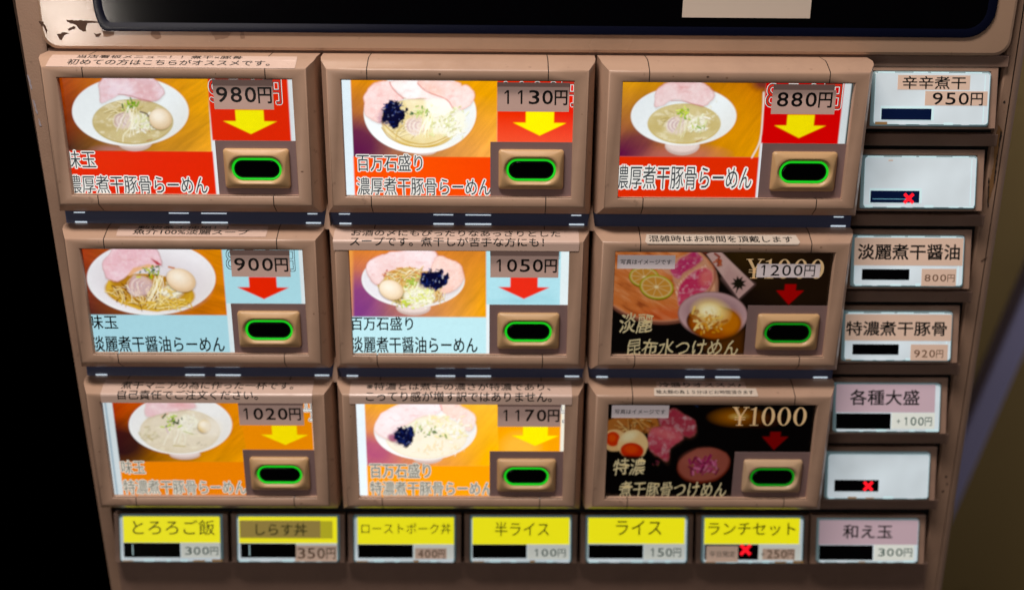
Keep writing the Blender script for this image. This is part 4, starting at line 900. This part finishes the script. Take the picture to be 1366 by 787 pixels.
# ------------------------------------------------------------------ small lit keys
KW, KH = 56.8, 26.0
def key_fn(ht, hb, hz):
    """tilted key face: x, y in mm from the lower left corner, lift along the face normal"""
    L = math.hypot(2 * hz, hb - ht); ty = Vector((0, (hb - ht) / L, 2 * hz / L)); nn = Vector((0, -2 * hz / L, (hb - ht) / L)); k = L / KH
    def f(x, y, l):
        p = Vector(((x - KW / 2) / 1000, -hb, -hz)) + ty * (y * k / 1 ) + nn * (l / 1000); return (p.x, p.y, p.z)
    return f
def key(loc, ht, hb, hz, label, body='key_face', items=(), win=None, wm='window', led=None, house=(3.3, 4.0, 3.0, 1.2), hm='housing', edge=True, glare=None, vglint=False):
    fn = key_fn(ht, hb, hz); hl, hr, htp, hbt = house
    a = Acc(fn)                                                       # surround
    outer = lambda e: [(KW + hr - e, KH + htp - e), (-hl + e, KH + htp - e), (-hl + e, -hbt + e), (KW + hr - e, -hbt + e)]
    inner = [(KW + .35, KH + .35), (-.35, KH + .35), (-.35, -.35), (KW + .35, -.35)]
    loft(a, [(outer(0), -16), (outer(0), -2.3), (outer(.3), -1.9), (inner, -1.9), (inner, -6)], M[hm], False)
    o = a.build('ticket_key', root, (OFF[0] + loc[0], OFF[1], OFF[2] + loc[1])); o['label'] = label; o['group'] = 'small lit ticket keys'
    a = Acc(fn); R = lambda e, r: rrect(KW - 2 * e, KH - 2 * e, r, 6, 2, KW / 2, KH / 2)
    loft(a, [(R(0, 1.6), -6), (R(0, 1.6), -.9), (R(.25, 1.6), -.3), (R(.8, 1.5), 0)], M['key'], False)
    loft(a, [(R(.8, 1.5), 0), (R(1.0, 1.3), -.03)], M['edge_and_glint'], False); loft(a, [(R(1.0, 1.3), -.03), (R(1.2, 1.2), -.04)], M[body])
    q = a.build('key_cover', o); smooth_by_angle(q, 40)
    if edge:  # lamp reflections along the cover, painted as bright patches
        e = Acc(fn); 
        for x0, x1 in ((2, 10), (19, 26), (27.5, 36), (44, 52)): e.rect(x0, KH - .9, x1, KH - .35, M['edge_and_glint'], .02, .05)
        e.rect(KW - 3.2, 1.6, KW - 2.9, KH - 1.6, M['edge_and_glint'], .0, .05); e.build('painted_cover_glint', o)
    e = Acc(fn); R_ = random.Random(int(abs(loc[0]) * 9000 + abs(loc[1]) * 7000)); xx = 1.6  # glassy glints of the lower edge, painted as bright bits
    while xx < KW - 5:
        l = R_.uniform(2, 7); e.rect(xx, .55, xx + l, R_.uniform(1.0, 1.9), M[R_.choice(['edge_and_glint', 'key_face', 'edge_and_glint', 'glint_amber'])], .0, .05); xx += l + R_.uniform(1.5, 8)
    e.build('painted_lower_glint', o)
    if win:
        x0, y0, x1, y1 = win; w = Acc(fn)
        if wm == 'window_b': w.rect(x0 - .3, y0 - .2, x1 + 1.2, y1 + 1.1, M['edge_and_glint'], .0, .06)
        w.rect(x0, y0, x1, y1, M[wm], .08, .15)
        if vglint: w.rect(x0 + 4.6, y0 + 1.2, x0 + 5.1, y1 - .8, M['edge_and_glint'], .25)  # window glint painted as a pale upright line
        if glare: w.rect(x0 + 1, y0 + 1.6, x1 - 4, y0 + 1.9, mat('painted_glare_line', '#7ab4cc', .2, .5, '#5a98b4'), .25)  # glare on the window painted as a glowing line
        w.build('display_window', o)
        if led:
            lx, ly, r = led; l = Acc(fn)
            for sgn in (1, -1):
                d = (r * .55, sgn * r * .55); n = (-d[1] * .24, d[0] * .24)
                l.flat([(lx - d[0] - n[0], ly - d[1] - n[1]), (lx + d[0] - n[0], ly + d[1] - n[1]), (lx + d[0] + n[0], ly + d[1] + n[1]), (lx - d[0] + n[0], ly - d[1] + n[1])], [[0, 1, 2, 3]], M['red'], .28 + .01 * sgn)
            l.build('sold_out_mark', o)
    for it in items:
        a = Acc(fn); 
        for k, r in enumerate(it['r']): a.rect(*r[:4], M[r[4]], .05 + it.get('l', 0) + .06 * k, .10)
        if it.get('t'):
            t, x0, y0, x1, y1, m, bold = it['t']; (a.cells if '円' in t else a.text)(t.translate(str.maketrans('０１２３４５６７８９', '0123456789')), x0, y0, x1, y1, M[m], .05 + it.get('l', 0) + .06 * len(it['r']) + .12, min(max(bold, .005), .012) if '円' in t else bold)
        a.build(it['n'], o)
    return o
HZ = .0126
RX = (6 - 2.5) * P / 2 - .0005
rz = lambda j: -(j + .5) * Q / 2 + .0043
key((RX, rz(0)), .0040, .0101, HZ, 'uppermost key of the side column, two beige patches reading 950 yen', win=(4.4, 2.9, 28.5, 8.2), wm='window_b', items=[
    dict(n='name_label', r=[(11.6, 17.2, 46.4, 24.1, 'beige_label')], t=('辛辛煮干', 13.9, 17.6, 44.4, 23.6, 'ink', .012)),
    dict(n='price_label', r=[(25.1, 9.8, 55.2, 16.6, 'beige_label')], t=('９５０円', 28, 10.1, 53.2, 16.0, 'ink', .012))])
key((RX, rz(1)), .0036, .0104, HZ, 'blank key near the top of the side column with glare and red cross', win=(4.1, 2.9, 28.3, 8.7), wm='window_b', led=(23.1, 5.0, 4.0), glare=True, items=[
    dict(n='tape_scrap', r=[(12.4, 23.2, 14.6, 23.8, 'beige_label')])])
key((RX, rz(2)), .0036, .0104, HZ, 'side column key with six bold characters and beige 800 yen label', win=(4.8, 3.6, 28.9, 9.0), items=[
    dict(n='name_label', r=[(.6, 10.9, 55.8, 24.8, 'beige_label')], t=('淡麗煮干醤油', 2.4, 13.9, 54.0, 21.6, 'ink', .022)),
    dict(n='price_label', r=[(35.2, .6, 52.8, 9.3, 'beige_label')], t=('８００円', 36.3, 2.9, 52.2, 6.5, 'ink_brown', .0))])
key((RX, rz(3)), .0038, .0104, HZ, 'side column key with six bold characters and beige 920 yen label', win=(4.8, 3.6, 28.9, 9.0), items=[
    dict(n='name_label', r=[(.6, 10.9, 56.0, 24.6, 'beige_label')], t=('特濃煮干豚骨', 1.2, 13.6, 53.4, 20.9, 'ink', .022)),
    dict(n='price_label', r=[(35.2, .6, 54.6, 9.0, 'beige_label')], t=('９２０円', 36.6, 2.2, 52.4, 6.2, 'ink_brown', .006))])
key((RX, rz(4)), .0034, .0107, HZ, 'side column key with pink label of four characters and plus 100 yen', win=(.8, 1.9, 30.0, 10.2), items=[
    dict(n='name_label', r=[(.5, 10.8, 53.4, 25.6, 'pink')], t=('各種大盛', 8.0, 14.7, 44.9, 22.8, 'ink', .016)),
    dict(n='price_label', r=[(30.4, 2.0, 53.6, 10.6, 'cream')], t=('+100円', 32.2, 3.8, 52.2, 8.4, 'ink_green', .006))], edge=False)
key((RX, rz(5)), .0038, .0103, HZ, 'blank white key low in the side column with a red cross', win=(4.5, 4.6, 28.7, 11.0), led=(23.0, 7.6, 4.2), edge=False)
BZ = -(6.5) * Q / 2 + .0035; HB = .0130
key((RX - .0003, BZ + .0007), .0038, .0104, .0121, 'corner key at the end of the bottom row, pink label, 300 yen', win=(.8, 2.1, 31.0, 10.8), items=[
    dict(n='name_label', r=[(.5, 11.2, 55.8, 25.6, 'pink')], t=('和え玉', 13.9, 14.9, 41.4, 22.9, 'ink', .016)),
    dict(n='price_label', r=[(31.6, 1.8, 54.0, 11.1, 'cream')], t=('300円', 33.4, 4.3, 53.2, 9.0, 'ink_green', .012))], edge=False, house=(3.3, 4, 2.0, 1.2))
H6 = (3.2, 3.2, .6, .8)
def bkey(i, label, **k): return key(((i - 2.5) * P / 2, BZ), .0022, .0088, HB, label, house=H6, hm='plate', edge=False, **k)
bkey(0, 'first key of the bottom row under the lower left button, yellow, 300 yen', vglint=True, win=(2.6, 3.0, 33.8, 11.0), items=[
    dict(n='name_label', r=[(2.6, 11.2, 56.0, 25.6, 'yellow')], t=('とろろご飯', 7.8, 15.4, 53.2, 23.8, 'ink_olive', .004)),
    dict(n='price_label', r=[(34.3, 2.8, 56.0, 11.1, 'cream')], t=('300円', 36, 4.4, 55.0, 8.9, 'ink_green', .008))])
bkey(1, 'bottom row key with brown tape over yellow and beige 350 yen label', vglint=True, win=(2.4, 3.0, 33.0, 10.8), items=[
    dict(n='name_label', r=[(1.6, 11.1, 56.0, 25.6, 'yellow'), (2.0, 13.6, 53.6, 23.4, 'olive2'), (2.2, 14.2, 46.8, 23.6, 'olive')], t=('しらす丼', 11.0, 15.3, 39.2, 22.0, 'ink_olive', .014)),
    dict(n='price_label', r=[(33.0, 9.2, 56.0, 11.3, 'cream'), (32.6, .9, 55.8, 9.7, 'beige_label')], t=('350円', 33.4, 2.4, 55.2, 8.5, 'ink_brown', .0))])
bkey(2, 'bottom row yellow key with long name, beige patch reading 400 yen', win=(2.6, 3.0, 33.2, 10.4), items=[
    dict(n='name_label', r=[(2.4, 10.6, 56.0, 25.6, 'yellow')], t=('ローストポーク丼', 4.5, 16.2, 54.5, 22.4, 'ink_olive', .002)),
    dict(n='price_label', r=[(33.6, 2.4, 56.0, 10.8, 'cream'), (34.4, 2.4, 52.0, 8.4, 'beige_label')], t=('400円', 35.6, 3.0, 51.0, 7.6, 'ink_brown', .006))])
bkey(3, 'bottom row yellow key reading half rice, 100 yen', win=(1.4, 3.0, 31.6, 10.6), items=[
    dict(n='name_label', r=[(1.4, 10.7, 55.4, 25.6, 'yellow')], t=('半ライス', 13.8, 15.2, 44.0, 23.2, 'ink_olive', .004)),
    dict(n='price_label', r=[(32.0, 2.4, 55.4, 10.9, 'cream')], t=('100円', 34.8, 3.9, 53.6, 8.2, 'ink_green', .0))])
bkey(4, 'bottom row yellow key reading rice, 150 yen', win=(1.2, 3.0, 31.8, 10.6), items=[
    dict(n='name_label', r=[(.9, 11.2, 54.8, 25.6, 'yellow')], t=('ライス', 16.4, 16.0, 41.8, 24.2, 'ink_olive', .004)),
    dict(n='price_label', r=[(32.2, 2.4, 55.2, 11.3, 'cream')], t=('150円', 34.8, 4.0, 53.2, 8.8, 'ink_green', .0))])
bkey(5, 'bottom row yellow lunch set key with red cross, 250 yen', win=(1.2, 2.4, 31.4, 10.9), led=(24.2, 8.0, 5.0), items=[
    dict(n='name_label', r=[(.9, 11.2, 54.2, 25.6, 'yellow')], t=('ランチセット', 3.0, 16.0, 51.8, 23.0, 'ink_olive', .008)),
    dict(n='limit_label', l=.25, r=[(2.2, 1.2, 20.0, 10.1, 'beige_label')], t=('平日限定', 4.0, 4.0, 18.4, 7.2, 'ink', .0)),
    dict(n='price_label', r=[(30.6, 2.2, 55.2, 11.0, 'cream'), (33.8, 2.4, 52.0, 8.6, 'beige_label')], t=('+250円', 32.0, 3.2, 51.6, 8.0, 'ink_brown', .008))])

# cross bars of the panel between the small keys and under the bottom row
for j in range(6):
    a = Acc(); zc = rz(j); box(a, .1950, .2650, zc - .0247, zc - .0186, -.010, .0006, M['plate'], .0005); a.build('cross_bar', root, OFF)
a = Acc(); box(a, -.1955, .2650, -.60, BZ - .0175, -.010, .0010, M['plate'], .0008); tag(a.build('lower_panel', root, OFF), label='plain brown panel below the bottom row')
